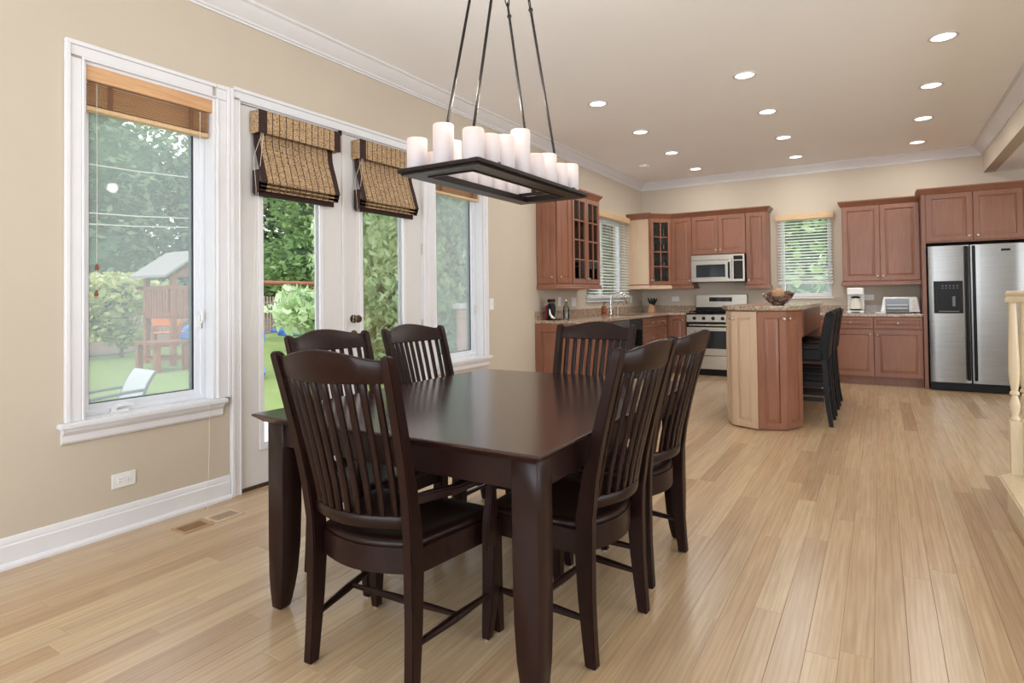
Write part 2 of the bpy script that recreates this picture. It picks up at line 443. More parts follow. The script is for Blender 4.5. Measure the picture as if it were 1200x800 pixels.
wall_with_holes('wall_left', 'x', WX - T, T, FY - .2, BY + .2, -.02, 3.25, [(*WIN1[:2], WIN1[2] - .028, WIN1[3]), DOOR, (*WIN2[:2], WIN2[2] - .028, WIN2[3]), (*KWIN[:2], KWIN[2] - .022, KWIN[3])])
wall_with_holes('wall_back', 'y', BY, T, WX, EX + .2, -.02, 3.25, [(*BWIN[:2], BWIN[2] - .022, BWIN[3])])
wall_with_holes('wall_front', 'y', FY - T, T, WX, EX + .2, -.02, 3.25, [(-2.9, 1.7, .5, 2.6)])
wall_with_holes('wall_right', 'x', EX, T, FY, BY, -.02, 3.25, [(-.5, 4.5, .5, 2.6)])
MB().box(WX - .2, RX + .001, FY - .2, BY + .2, CZ, 3.25).build('ceiling', 'ceiling', kind='structure', label='high smooth off white ceiling over dining area and kitchen')
MB().box(RX + .12, EX + .2, FY - .2, BY + .2, LZ, 3.25).build('ceiling', 'ceiling', kind='structure', label='lower strip of ceiling beyond the dropped header at right')
MB().box(RX, RX + .12, FY - .2, BY, LZ, 3.25).build('wall_header', 'wall', kind='structure')
# crown moulding, mitred at the corners
CR = [(0, CZ), (.118, CZ), (.118, CZ - .014), (.098, CZ - .022), (.082, CZ - .045), (.04, CZ - .078), (.026, CZ - .088), (.026, CZ - .098), (.012, CZ - .104), (.012, CZ - .114), (0, CZ - .114)]
MB().sweep([(WX, FY), (WX, BY), (RX, BY), (RX, FY)], CR).build('trim_1', 'trim', kind='structure', label='white crown moulding where the walls meet the ceiling', angle=25)
# baseboard pieces on the left wall
BB = [(0, 0), (.032, 0), (.032, .012), (.026, .022), (.016, .026), (.016, .100), (.012, .106), (.012, .118), (.006, .134), (0, .138)]
MB().sweep([(WX, FY), (WX, 2.196)], BB).build('baseboard_left', 'trim', kind='structure', angle=25)
MB().sweep([(WX, 5.03), (WX, 5.96)], BB).build('baseboard_left', 'trim', kind='structure', angle=25)
MB().box(WX, RX + 3.8, FY, FY + .016, 0, .13).build('baseboard_front', 'trim', kind='structure')
MB().box(EX - .016, EX, FY, BY, 0, .13).build('baseboard_right', 'trim', kind='structure')

# floor: sub-floor slab, planks running along Y
floor = MB().box(WX - .2, EX + .2, FY - .2, BY + .2, -.06, -.012).build('floor', 'vent', kind='structure', label='light oak strip floor running away from the dining table to the kitchen')
PW = .0985
def plank_rings(x0, x1, y0, y1):
    g = .0003; b = .0012
    return [[(x0 + g, y0 + g, -.012), (x1 - g, y0 + g, -.012), (x1 - g, y1 - g, -.012), (x0 + g, y1 - g, -.012)],
            [(x0 + g, y0 + g, -b * .6), (x1 - g, y0 + g, -b * .6), (x1 - g, y1 - g, -b * .6), (x0 + g, y1 - g, -b * .6)],
            [(x0 + g + b, y0 + g + b, 0), (x1 - g - b, y0 + g + b, 0), (x1 - g - b, y1 - g - b, 0), (x0 + g + b, y1 - g - b, 0)]]
rp_ = random.Random(3); planks = []
x = WX
while x < EX - .01:
    y = FY - rp_.uniform(0, 1.2); x1 = min(x + PW, EX)
    while y < BY:
        L = rp_.choice([.7, .9, 1.1, 1.3, 1.6, 2.0]) * rp_.uniform(.9, 1.1); y1 = min(y + L, BY)
        if BY - y1 < .25: y1 = BY
        if y1 > FY: planks.append((x, x1, max(y, FY), y1))
        y = y1
    x = x1
def pscore(p):
    cx, cy = (p[0] + p[1]) / 2, (p[2] + p[3]) / 2
    d = -(-.5246) * -cx * 1 + .8513 * cy if False else (-.5246 * cx + .8513 * cy)
    r = .8513 * cx + .5246 * cy
    if d < 1.2 or abs(r / d) > 1.0: return 99
    return math.hypot(cx, cy)
planks.sort(key=pscore)
for p in planks[:300]:
    mb = MB(); mb.loft(plank_rings(*p)); mb.build('plank', 'floor', floor, angle=3)
mb = MB()
for p in planks[300:]:
    mb.loft(plank_rings(*p))
mb.build('plank_field', 'floor', floor, kind='stuff', angle=3)

# ------------------------------------------------------------------ windows and doors of the left wall
def casing_piece(parent, y0, y1, z0, z1, x=WX, t=.02, name='casing'):
    mb = MB().box(x, x + t, y0, y1, z0, z1)
    return mb.build(name, 'trim', parent, bevel=.004)
def casing_frame(parent, y0, y1, z0, z1, wd, legs_to, left=True, right=True):
    """stepped casing as separate boards: head and legs, each with an outer back band"""
    ya, yb = (y0 - wd if left else y0), (y1 + wd if right else y1)
    def board(a0, a1, b0, b1, oy0=0, oy1=0, ot=0):
        mb = MB().box(WX, WX + .016, a0, a1, b0, b1)
        return mb
    mb = board(ya + .022, yb - .022, z1 + .012, z1 + wd - .022); mb.box(WX, WX + .026, ya + .0, yb - .0, z1 + wd - .022, z1 + wd); mb.box(WX, WX + .021, y0 - .012, y1 + .012, z1 - .0, z1 + .012)
    mb.build('head_casing', 'trim', parent, bevel=.003)
    if left:
        mb = board(ya + .022, y0 - .012, legs_to, z1); mb.box(WX, WX + .026, ya, ya + .022, legs_to, z1 + wd - .022); mb.box(WX, WX + .021, y0 - .012, y0, legs_to, z1)
        mb.build('side_casing', 'trim', parent, bevel=.003)
    if right:
        mb = board(y1 + .012, yb - .022, legs_to, z1); mb.box(WX, WX + .026, yb - .022, yb, legs_to, z1 + wd - .022); mb.box(WX, WX + .021, y1, y1 + .012, legs_to, z1)
        mb.build('side_casing', 'trim', parent, bevel=.003)
def crank_window(idx, W, label, casing_l, casing_r, wd=.085):
    y0, y1, z0, z1 = W
    t = struct_empty('window_%d' % idx, (WX, (y0 + y1) / 2, z0), label)
    # jamb liner
    mb = MB(); j = .014; xo = WX - .17
    mb.box(xo, WX, y0, y0 + j, z0, z1); mb.box(xo, WX, y1 - j, y1, z0, z1); mb.box(xo, WX, y0 + j, y1 - j, z1 - j, z1)
    mb.build('jamb', 'trim', t)
    # fixed frame
    xf = WX - .115; a, b, c, d = y0 + j, y1 - j, z0 + .0, z1 - j; k = .026
    mb = MB(); mb.box(xf - .05, xf + .03, a, a + k, c, d); mb.box(xf - .05, xf + .03, b - k, b, c, d); mb.box(xf - .05, xf + .03, a + k, b - k, c, c + k); mb.box(xf - .05, xf + .03, a + k, b - k, d - k, d)
    mb.build('window_frame', 'vinyl', t, bevel=.002)
    a += k - .004; b -= k - .004; c += k - .004; d -= k - .004; k = .034
    mb = MB(); X0, X1 = xf - .045, xf + .012
    mb.box(X0, X1, a, a + k, c, d); mb.box(X0, X1, b - k, b, c, d); mb.box(X0, X1, a + k, b - k, c, c + k); mb.box(X0, X1, a + k, b - k, d - k, d)
    sash = mb.build('sash', 'vinyl', t, bevel=.003)
    g = .004; a += k; b -= k; c += k; d -= k
    mb = MB(); X0, X1 = xf - .03, xf + .004
    mb.box(X0, X1, a, a + g, c, d); mb.box(X0, X1, b - g - .006, b, c, d); mb.box(X0, X1, a + g, b - g, c, c + g); mb.box(X0, X1, a + g, b - g, d - g, d)
    mb.build('gasket', 'rubber', sash)
    MB().box(xf - .022, xf - .017, a + g, b - g, c + g, d - g).build('pane', 'glass', sash)
    MB().box(xf - .0005, xf + .0005, a + g, b - g, c + g, d - g).build('insect_screen', 'screen', t)
    casing_frame(t, y0, y1, z0, z1, wd, z0, casing_l, casing_r)
    if idx == 1:
        mb = MB().box(WX, WX + .016, y1 + .0005, 2.176, z1 + .0005, z1 + wd - .022); mb.box(WX, WX + .026, y1 + .0005, 2.176, z1 + wd - .0215, z1 + wd); mb.build('head_casing', 'trim', t)
    # stool and apron
    ya = y0 - wd - .03 if casing_l else y0 - .01
    yb = y1 + wd + .02 if casing_r else y1 + .05
    mb = MB(); mb.box(WX - .115, WX, y0 + .001, y1 - .001, z0 - .028, z0); mb.box(WX, WX + .055, ya, yb, z0 - .028, z0)
    mb.build('stool', 'trim', t, bevel=.006, seg=2)
    AP = [(0, z0 - .028), (.040, z0 - .028), (.040, z0 - .04), (.030, z0 - .056), (.022, z0 - .062), (.022, z0 - .092), (.016, z0 - .102), (.0, z0 - .108)]
    MB().sweep([(WX, ya + .018), (WX, yb - .018)], AP).build('apron', 'trim', t, angle=25)
    # crank handle
    cy = y0 + .20 if idx == 1 else y1 - .14
    mb = MB(); mb.box(xf + .014, xf + .05, cy - .045, cy + .045, z0, z0 + .012)
    mb.tube([(xf + .035, cy - .03, z0 + .010), (xf + .045, cy - .01, z0 + .035), (xf + .05, cy + .03, z0 + .036), (xf + .05, cy + .07, z0 + .028)], [.012, .013, .011, .009])
    mb.build('crank_handle', 'white', t, label='white folding crank handle')
    ly = b + .02
    mb = MB(); mb.box(xf + .012, xf + .03, ly, ly + .02, z0 + .42, z0 + .50); mb.tube([(xf + .03, ly + .01, z0 + .45), (xf + .045, ly + .01, z0 + .47), (xf + .04, ly + .01, z0 + .53)], .006)
    mb.build('lock_lever', 'white', t)
    return t
crank_window(1, WIN1, 'white casement window at far left, playset seen through it', True, False)
# shared casing between window 1 and the doors is drawn by the door unit
crank_window(2, WIN2, 'white casement window right of the glazed doors, brick pier outside', False, True, .062)
dr = struct_empty('door_1', (WX, 2.277, 0), 'left leaf of the white glazed double door, bare of knobs')
t2 = struct_empty('door_2', (WX, 3.14, 0), 'right leaf of the white glazed double door, with bronze knob')
# casings: left (between window 1 and door), head, right
mb = MB(); mb.box(WX, WX + .018, WIN1[1] + .014, 2.177, .6125, 2.41); mb.box(WX, WX + .024, WIN1[1], WIN1[1] + .014, .6125, 2.411)
mb.box(WX, WX + .027, 2.177, 2.199, .612, 2.50); mb.build('side_casing', 'trim', bpy.data.objects['window_1'], bevel=.003)
mb = MB(); mb.box(WX, WX + .018, 2.222, DOOR[0] - .012, 0, 2.439); mb.box(WX, WX + .028, 2.200, 2.222, 0, 2.50); mb.box(WX, WX + .022, DOOR[0] - .012, DOOR[0], 0, 2.439)
mb.build('side_casing', 'trim', dr, bevel=.003)
mb = MB(); mb.box(WX, WX + .018, 2.222, 4.03, 2.452, 2.494); mb.box(WX, WX + .028, 2.222, 4.03, 2.494, 2.516); mb.box(WX, WX + .022, DOOR[0], 4.03, 2.44, 2.452)
mb.build('head_casing', 'trim', dr, bevel=.003)
mb = MB(); mb.box(WX, WX + .02, DOOR[1], DOOR[1] + .05, 0, 2.439); mb.box(WX, WX + .02, DOOR[1] + .072, WIN2[0] - .014, 0, 2.439); mb.box(WX, WX + .028, DOOR[1] + .05, DOOR[1] + .072, 0, 2.439); mb.box(WX, WX + .024, WIN2[0] - .014, WIN2[0], 0, 2.439)
mb.build('side_casing', 'trim', t2, bevel=.003)
for (q, ya, yb, hs, lab) in ((dr, 2.277, 3.137, 1, 0), (t2, 3.145, 4.012, 0, 0)):
    mb = MB(); xa, xb = WX - .058, WX - .014; z0, z1 = .022, 2.43
    gy0, gy1, gz0, gz1 = ya + .150, yb - .205, .245, 2.25
    if q is t2: gy0, gy1 = ya + .150 + .01, yb - .205 - .02
    else: gy0, gy1 = 2.424, 2.925
    if q is t2: gy0, gy1 = 3.30, 3.80
    mb.box(xa, xb, ya, gy0, z0, z1); mb.box(xa, xb, gy1, yb, z0, z1); mb.box(xa, xb, gy0, gy1, z0, gz0); mb.box(xa, xb, gy0, gy1, gz1, z1)
    leaf = mb.build('door_leaf', 'door', q)
    mb = MB(); g = .022
    for X0, X1 in ((xb - .004, xb + .008), (xa - .008, xa + .004)):
        mb.box(X0, X1, gy0 - g * .5, gy0 + g, gz0 - g * .5, gz1 + g * .5); mb.box(X0, X1, gy1 - g, gy1 + g * .5, gz0 - g * .5, gz1 + g * .5)
        mb.box(X0, X1, gy0 + g, gy1 - g, gz0 - g * .5, gz0 + g); mb.box(X0, X1, gy0 + g, gy1 - g, gz1 - g, gz1 + g * .5)
    mb.build('glazing_bead', 'trim', leaf, bevel=.002)
    MB().box(xa + .018, xa + .026, gy0 + .005, gy1 - .005, gz0 + .005, gz1 - .005).build('pane', 'glass', leaf)
    hy = ya - .006 if hs else yb + .006
    for hz in (.25, .91, 1.57, 2.22):
        MB().cyl((WX - .008, hy, hz), (WX - .008, hy, hz + .10), .0075, n=10).build('hinge', 'nickel', q)
MB().box(WX - .16, WX - .002, DOOR[0], DOOR[1], 0, .02).build('threshold', 'bronze', dr, label='dark bronze threshold')
mb = MB(); mb.box(WX - .17, WX - .001, DOOR[0], DOOR[0] + .006, .02, 2.44); mb.box(WX - .17, WX - .001, DOOR[0] + .006, DOOR[1] - .006, 2.434, 2.44)
mb.build('jamb', 'trim', dr)
MB().box(WX - .17, WX - .001, DOOR[1] - .006, DOOR[1], .02, 2.44).build('jamb', 'trim', t2)
MB().box(WX - .014, WX - .002, 3.112, 3.150, .03, 2.43).build('astragal', 'door', t2, bevel=.003)
mb = MB(); mb.axis_lathe((WX - .014, 3.222, 1.045), (1, 0, 0), [(.032, 0), (.032, .006), (.012, .01), (.012, .035), (.026, .042), (.03, .055), (.024, .068), (0, .072)], 18)
mb.build('knob', 'bronze', t2, label='aged bronze knob')
mb = MB(); mb.axis_lathe((WX - .014, 3.222, .93), (1, 0, 0), [(.03, 0), (.03, .012), (.02, .018), (0, .018)], 18); mb.box(WX - .0, WX + .02, 3.216, 3.228, .915, .945)
mb.build('deadbolt', 'bronze', t2)
mb = MB(); mb.cyl((WX + .018, 3.075, 2.437), (WX + .018, 3.075, 2.405), .014)
mb.build('door_catch', 'black', dr)
# kitchen window and back window
def blind_window(name, axis, W, label):
    a0, a1, z0, z1 = W
    if axis == 'x': t = struct_empty(name, (WX, (a0 + a1) / 2, z0), label)
    else: t = struct_empty(name, ((a0 + a1) / 2, BY, z0), label)
    def B(mb, p, q, d0, d1, zz0, zz1):
        # d measured outwards from the room face (positive = outside)
        if axis == 'x': mb.box(WX - d1, WX - d0, p, q, zz0, zz1)
        else: mb.box(p, q, BY + d0, BY + d1, zz0, zz1)
        return mb
    mb = MB(); B(mb, a0, a0 + .01, 0, .17, z0, z1); B(mb, a1 - .01, a1, 0, .17, z0, z1); B(mb, a0 + .01, a1 - .01, 0, .17, z1 - .01, z1); B(mb, a0 + .01, a1 - .01, 0, .17, z0, z0 + .01)
    mb.build('jamb', 'wall', t)
    k = .05; p, q, c, d = a0 + .01, a1 - .01, z0 + .01, z1 - .01
    mb = MB(); B(mb, p, p + k, .08, .14, c, d); B(mb, q - k, q, .08, .14, c, d); B(mb, p + k, q - k, .08, .14, c, c + k); B(mb, p + k, q - k, .08, .14, d - k, d)
    if axis == 'x': B(mb, (p + q) / 2 - .03, (p + q) / 2 + .03, .08, .14, c + k, d - k)
    s = mb.build('window_frame', 'vinyl', t)
    mb = MB(); B(mb, p + k, q - k, .105, .11, c + k, d - k); mb.build('pane', 'glass', t)
    mb = MB()
    if axis == 'x': mb.box(WX - .08, WX - .0, a0 + .0005, a1 - .0005, z0 - .022, z0 - .0005); mb.box(WX, WX + .03, a0 - .03, a1 + .03, z0 - .022, z0 - .0005)
    else: mb.box(a0 + .0005, a1 - .0005, BY, BY + .08, z0 - .022, z0 - .0005); mb.box(a0 - .015, a1 + .015, BY - .03, BY, z0 - .022, z0 - .0005)
    mb.build('stool', 'trim', t, bevel=.004)
    return t
blind_window('window_3', 'x', KWIN, 'kitchen window on the left wall above the sink')
blind_window('window_4', 'y', BWIN, 'kitchen window on the far wall between the wall cabinets')

# ------------------------------------------------------------------ blinds and shades
def bamboo_blind(name, y0, y1, ztop, label, nslat, drop, cord=True):
    t = thing(name, label, 'blind', (WX, (y0 + y1) / 2, ztop), 'wooden slat blinds in the casement windows')
    MB().box(WX - .035, WX - .003, y0, y1, ztop - .082, ztop).build('valance', 'blindwood', t, bevel=.003)
    MB().box(WX - .085, WX - .038, y0 + .006, y1 - .006, ztop - .05, ztop - .004).build('head_rail', 'blindwood', t)
    zt = ztop - .088; zb = zt - drop
    for i in range(nslat):
        z = zt - (zt - zb) * (i + .2) / nslat
        MB().loft([[(WX - .075, y, z + .002), (WX - .030, y, z + .0005), (WX - .030, y, z - .0025), (WX - .075, y, z - .001)] for y in (y0 + .008, y1 - .01)]).build('slat', 'blindwood', t)
    MB().box(WX - .078, WX - .026, y0 + .008, y1 - .008, zb - .03, zb - .006).build('bottom_rail', 'blindwood2', t, bevel=.004)
    for yy in (y0 + .12, y1 - .12):
        MB().box(WX - .024, WX - .022, yy - .011, yy + .011, zb - .006, ztop - .082).build('ladder_tape', 'darktape', t)
    if cord:
        for k, (yy, ze) in enumerate(((y0 + .055, 1.36), (y0 + .052, 1.225))):
            MB().tube([(WX - .02, yy, ztop - .08), (WX - .02, yy + .002, 1.8), (WX - .02, yy, ze + .03)], .0008, 5).build('pull_cord', 'string', t)
            MB().axis_lathe((WX - .02, yy, ze), (0, 0, 1), [(.009, 0), (.010, .012), (.005, .03), (.0, .034)], 10).build('tassel', 'redwood', t)
        MB().tube([(WX - .018, y1 - .07, ztop - .09), (WX - .016, y1 - .07, 1.5), (WX - .01, y1 - .068, .66), (WX + .062, y1 - .066, .60), (WX + .05, y1 - .06, .35), (WX + .06, y1 - .075, .10), (WX + .10, y1 - .10, .004)], .0013, 5).build('long_cord', 'string', t)
    return t
bamboo_blind('wooden_blind', WIN1[0] + .016, WIN1[1] - .012, 2.405, 'wooden slat blind drawn up at the top of the far left window', 13, .112)
bamboo_blind('wooden_blind', WIN2[0] + .016, WIN2[1] - .018, 2.405, 'wooden slat blind drawn up at the top of window beside the doors', 13, .135, False)

def roman_shade(y0, y1, label):
    t = thing('roman_shade', label, 'shade', (WX, (y0 + y1) / 2, 2.40), 'woven reed roman shades on the glazed doors')
    bw = .058
    segs = ((y0, y0 + bw, 'darkfabric', 'side_border'), (y0 + bw, y1 - bw, 'woven', 'woven_panel'), (y1 - bw, y1, 'darkfabric', 'side_border'))
    xw = WX - .004
    for a, b, m, nm in segs:
        MB().box(WX + .082, WX + .09, a, b, 2.255, 2.398).build('valance_' + ('border' if m == 'darkfabric' else 'panel'), m, t)
    for yy in (y0, y1 - .006):
        MB().box(xw, WX + .082, yy, yy + .006, 2.255, 2.398).build('valance_return', 'woven', t)
    MB().box(xw, WX + .082, y0 + .006, y1 - .006, 2.38, 2.396).build('head_board', 'door', t)
    # lower sheet: falls near the glass, swells forward, then stacks in folds
    prof = [(.012, 2.36), (.014, 2.26), (.02, 2.19), (.034, 2.14), (.058, 2.07), (.082, 1.99), (.096, 1.945), (.09, 1.937), (.03, 1.945), (.028, 1.935), (.088, 1.922), (.082, 1.913), (.03, 1.92), (.028, 1.91), (.078, 1.898), (.072, 1.890), (.03, 1.90)]
    for a, b, m, nm in segs:
        a2 = a + .012 if a == y0 else a; b2 = b - .012 if b == y1 else b
        rings = []
        pp = [(WX + p, z) for p, z in prof]
        th = .004
        back = [(x - th, z + (.0 if i else 0)) for i, (x, z) in enumerate(pp)][::-1]
        rings = [[(x, y, z) for x, z in pp + back] for y in (a2, b2)]
        MB().loft(rings).build(nm, m, t, angle=50)
    MB().box(WX + .016, WX + .030, y0 + .012, y1 - .012, 1.862, 1.898).build('bottom_band', 'darkfabric', t)
    MB().box(WX + .012, WX + .07, y0 + .004, y0 + .012, 1.875, 2.02).build('fold_side', 'darkfabric', t)
    MB().tube([(WX + .075, y0 + .03, 2.255), (WX + .03, y0 + .0, 2.1), (WX + .05, y0 + .004, 1.9), (WX + .03, y0 + .002, 1.3), (WX + .03, y0 - .03, 1.02), (WX + .03, y0 + .005, .97), (WX + .045, y0 + .012, 1.2), (WX + .06, y0 + .010, 1.9), (WX + .075, y0 + .04, 2.255)], .0014, 5).build('pull_cord', 'string', t)
    return t
roman_shade(2.350, 3.014, 'woven reed roman shade with dark borders on the left door leaf')
roman_shade(3.208, 3.875, 'woven reed roman shade with dark borders on the right door leaf')

def white_blind(axis, a0, a1, zt, zb, label, open_bottom):
    if axis == 'x': t = thing('slatted_blind', label, 'blind', (WX, (a0 + a1) / 2, zb), 'white slatted kitchen blinds')
    else: t = thing('slatted_blind', label, 'blind', ((a0 + a1) / 2, BY, zb), 'white slatted kitchen blinds')
    def B(p, q, d0, d1, z0, z1):
        mb = MB()
        return mb.box(WX + d0, WX + d1, p, q, z0, z1) if axis == 'x' else mb.box(p, q, BY - d1, BY - d0, z0, z1)
    B(a0 - .02, a1 + .015, .062, .07, zt - .085, zt).build('valance', 'blindwood2', t, bevel=.002)
    B(a0, a1, .004, .058, zt - .05, zt - .002).build('head_rail', 'slat', t)
    n = int((zt - .09 - zb) / .042)
    for i in range(n):
        z = zb + .03 + (zt - .09 - zb - .03) * i / (n - 1)
        pts = [(.008, z + .010), (.055, z - .008), (.055, z - .0105), (.008, z + .0075)]
        mb = MB()
        if axis == 'x': mb.loft([[(WX + d, y, zz) for d, zz in pts] for y in (a0 + .005, a1 - .005)])
        else: mb.loft([[(x, BY - d, zz) for d, zz in pts] for x in (a0 + .005, a1 - .005)])
        mb.build('slat', 'slat', t)
    B(a0 + .005, a1 - .005, .01, .055, zb - .004, zb + .016).build('bottom_rail', 'slat', t)
    for f in (.14, .5, .86):
        yy = a0 + (a1 - a0) * f
        B(yy - .001, yy + .001, .056, .058, zb, zt - .05).build('ladder_cord', 'string', t)
    return t
white_blind('x', 7.40, 8.93, 2.40, 1.17, 'white slatted blind over the window above the kitchen sink', 0)
white_blind('y', -1.285, -.560, 2.355, 1.335, 'white slatted blind, part raised, on the window beyond the island', 1)

# ------------------------------------------------------------------ small wall fittings
def outlet(P, u, n, w, h, label, kind='outlet', horiz=False, group=None):
    P = Vector(P)
    t = thing('electrical_outlet' if kind == 'outlet' else 'light_switch', label, kind, P, group)
    MB().ob(P, u, n, (-w / 2, w / 2), (-h / 2, h / 2), (0, .006)).build('cover_plate', 'white', t, bevel=.002)
    if kind == 'outlet':
        for s in (-1, 1):
            du, dz = (s * .02, 0) if horiz else (0, s * .02)
            MB().ob(P + Vector(u) * du + Vector((0, 0, dz)), u, n, (-.013, .013), (-.014, .014), (.006, .009)).build('socket', 'white', t, bevel=.002)
            mb = MB()
            for k in (-1, 1):
                a = (du, k * .006) if horiz else (k * .006, dz)
                mb.ob(P + Vector(u) * a[0] + Vector((0, 0, a[1])), u, n, (-.004, .004) if horiz else (-.001, .001), (-.001, .001) if horiz else (-.004, .004), (.009, .0095))
            mb.build('slot', 'black', t)
    else:
        MB().ob(P, u, n, (-.006, .006), (-.014, .014), (.006, .012)).build('toggle', 'white', t)
    return t
outlet((WX, 1.60, .268), (0, 1, 0), (1, 0, 0), .116, .074, 'white duplex outlet low on the wall below far left window', horiz=True)
outlet((WX, 5.09, 1.125), (0, 1, 0), (1, 0, 0), .075, .115, 'white switch plate on beige wall right of the second casement window', 'switch')
outlet((WX, 6.62, 1.13), (0, 1, 0), (1, 0, 0), .075, .115, 'white outlet on backsplash left of the sink window, nearer one')
outlet((WX, 7.02, 1.12), (0, 1, 0), (1, 0, 0), .12, .115, 'white double switch plate just left of the sink window', 'switch')
outlet((WX, 9.12, 1.13), (0, 1, 0), (1, 0, 0), .075, .115, 'white outlet on backsplash beside faucet near the kitchen corner')
outlet((-2.83, BY, 1.13), (1, 0, 0), (0, -1, 0), .116, .075, 'white outlet on far wall left of the range', horiz=True)
outlet((-.13, BY, 1.13), (1, 0, 0), (0, -1, 0), .116, .075, 'white outlet between the coffee maker and toaster oven', horiz=True)
# floor register, two grilles
for y0, nm, m in ((1.735, 'darker floor register nearer the camera, wooden, by baseboard', 'vent'), (1.915, 'paler floor register further along the same baseboard', 'maple')):
    t = thing('floor_register', nm, 'vent', (-3.125, y0 + .075, 0), 'wooden floor registers under the far left window')
    mb = MB(); x0, x1, ya, yb = -3.19, -3.06, y0, y0 + .16
    mb.box(x0, x0 + .022, ya, yb, 0, .004); mb.box(x1 - .022, x1, ya, yb, 0, .004); mb.box(x0 + .022, x1 - .022, ya, ya + .014, 0, .004); mb.box(x0 + .022, x1 - .022, yb - .014, yb, 0, .004)
    mb.build('frame', m, t)
    MB().box(x0 + .022, x1 - .022, ya + .014, yb - .014, 0, .001).build('duct_opening', 'black', t)
    for k in range(6):
        xx = x0 + .026 + k * .0148
        MB().box(xx, xx + .0045, ya + .014, yb - .014, .001, .004).build('slat', m, t)

# ------------------------------------------------------------------ recessed lights
names = {0: 'row along the window wall', 1: 'middle row', 2: 'row near the dropped header'}
order = ['nearest', 'second nearest', 'third', 'farthest']
for i, x in enumerate((-2.282, -.941, .426)):
    for j, y in enumerate((5.32, 6.52, 7.71, 8.90)):
        t = thing('recessed_light', '%s round recessed ceiling light of the %s' % (order[j], names[i]), 'ceiling light', (x, y, CZ), 'round recessed ceiling lights')
        MB().lathe(x, y, [(.098, CZ), (.098, CZ - .004), (.092, CZ - .007), (.076, CZ - .006), (.074, CZ - .0015), (.074, CZ)], 28).build('trim_ring', 'trim', t)
        MB().lathe(x, y, [(.0745, CZ - .0005), (.0745, CZ - .003), (0, CZ - .0035)], 24).build('lens', 'lens', t)
        light('bulb', 'AREA', (0, 0, -.012), 6.8, (1, .97, .94), .14, parent=t)
t = thing('smoke_detector', 'small grey disc on ceiling near the kitchen corner', 'detector', (-2.839, 8.253, CZ))
MB().lathe(-2.839, 8.253, [(.07, CZ), (.07, CZ - .012), (.05, CZ - .024), (0, CZ - .024)], 24).build('housing', 'ceiling', t)
MB().lathe(-2.839, 8.253, [(.03, CZ - .024), (.03, CZ - .027), (0, CZ - .027)], 16).build('grille', 'vinyl', t)

# ------------------------------------------------------------------ kitchen cabinets
def door_part(cab, P, u, n, w, h, mat, knob_at=None, glassd=None, label=None, name='door'):
    """P: lower-left on the face; knob_at=(a,b) from lower-left"""
    P = Vector(P); u = Vector(u); n = Vector(n)
    if not glassd:
        d = MB().panel(P, u, n, w, h).build(name, mat, cab, label)
    else:
        cols, rows = glassd; f = .045; t = .02
        mb = MB(); mb.ob(P, u, n, (0, f), (0, h), (0, t)); mb.ob(P, u, n, (w - f, w), (0, h), (0, t)); mb.ob(P, u, n, (f, w - f), (0, f + .01), (0, t)); mb.ob(P, u, n, (f, w - f), (h - f - .01, h), (0, t))
        d = mb.build(name, mat, cab, label)
        g0, g1, b0, b1 = f, w - f, f + .01, h - f - .01; m = .016
        for i in range(1, cols):
            a = g0 + (g1 - g0) * i / cols
            MB().ob(P, u, n, (a - m / 2, a + m / 2), (b0, b1), (.003, t - .003)).build('muntin', mat, d)
        for j in range(1, rows):
            b = b0 + (b1 - b0) * j / rows
            for i in range(cols):
                a0 = g0 + (g1 - g0) * i / cols + (m / 2 if i else 0); a1 = g0 + (g1 - g0) * (i + 1) / cols - (m / 2 if i < cols - 1 else 0)
                MB().ob(P, u, n, (a0, a1), (b - m / 2, b + m / 2), (.003, t - .003)).build('muntin', mat, d)
        for i in range(cols):
            for j in range(rows):
                a0, a1 = g0 + (g1 - g0) * i / cols + m / 2, g0 + (g1 - g0) * (i + 1) / cols - m / 2
                c0, c1 = b0 + (b1 - b0) * j / rows + m / 2, b0 + (b1 - b0) * (j + 1) / rows - m / 2
                MB().ob(P, u, n, (a0, a1), (c0, c1), (.006, .009)).build('pane', 'cabglass', d)
    if knob_at: knob(P + u * knob_at[0] + Vector((0, 0, knob_at[1])) + n * .02, n, d)
    return d
CP = lambda z: [(0, z - .004), (.006, z), (.012, z + .012), (.020, z + .03), (.040, z + .052), (.046, z + .06), (.046, z + .075), (0, z + .075)]
LP = lambda z: [(0, z), (.012, z), (.02, z - .012), (.02, z - .03), (.026, z - .036), (.026, z - .055), (0, z - .055)]
UX, UY, BXf = (1, 0, 0), (0, 1, 0), (0, -1, 0)

# left wall unit beside the window (angled end, glazed doors)
z0, z1 = 1.335, 2.405
t = thing('wall_cabinet', 'wall cabinet with angled end and gridded glass doors left of the sink window', 'cabinet', (WX, 6.5, z0))
poly = [(WX, 6.060), (-3.140, 6.060), (-3.075, 6.315), (-3.075, 7.135), (WX, 7.135)]
inner = [(WX + .0, 6.078), (-3.153, 6.078), (-3.093, 6.32), (-3.093, 7.117), (WX + .0, 7.117)]
mb = MB()
mb.prism(poly, z1 - .02, z1); mb.prism(poly, z0, z0 + .02)
mb.box(WX + .001, -3.15, 6.062, 6.075, z0 + .02, z1 - .02); mb.box(WX + .001, -3.078, 7.117, 7.135, z0 + .02, z1 - .02)
mb.box(WX + .001, WX + .012, 6.08, 7.115, z0 + .02, z1 - .02)
u_d = (Vector((-3.075, 6.315, 0)) - Vector((-3.140, 6.060, 0))); wd_ = u_d.length; u_d.normalize(); n_d = Vector((u_d.y, -u_d.x, 0))
mb.ob((-3.140, 6.060, 0), u_d, n_d, (0, wd_), (z0 + .02, z1 - .02), (-.014, 0))
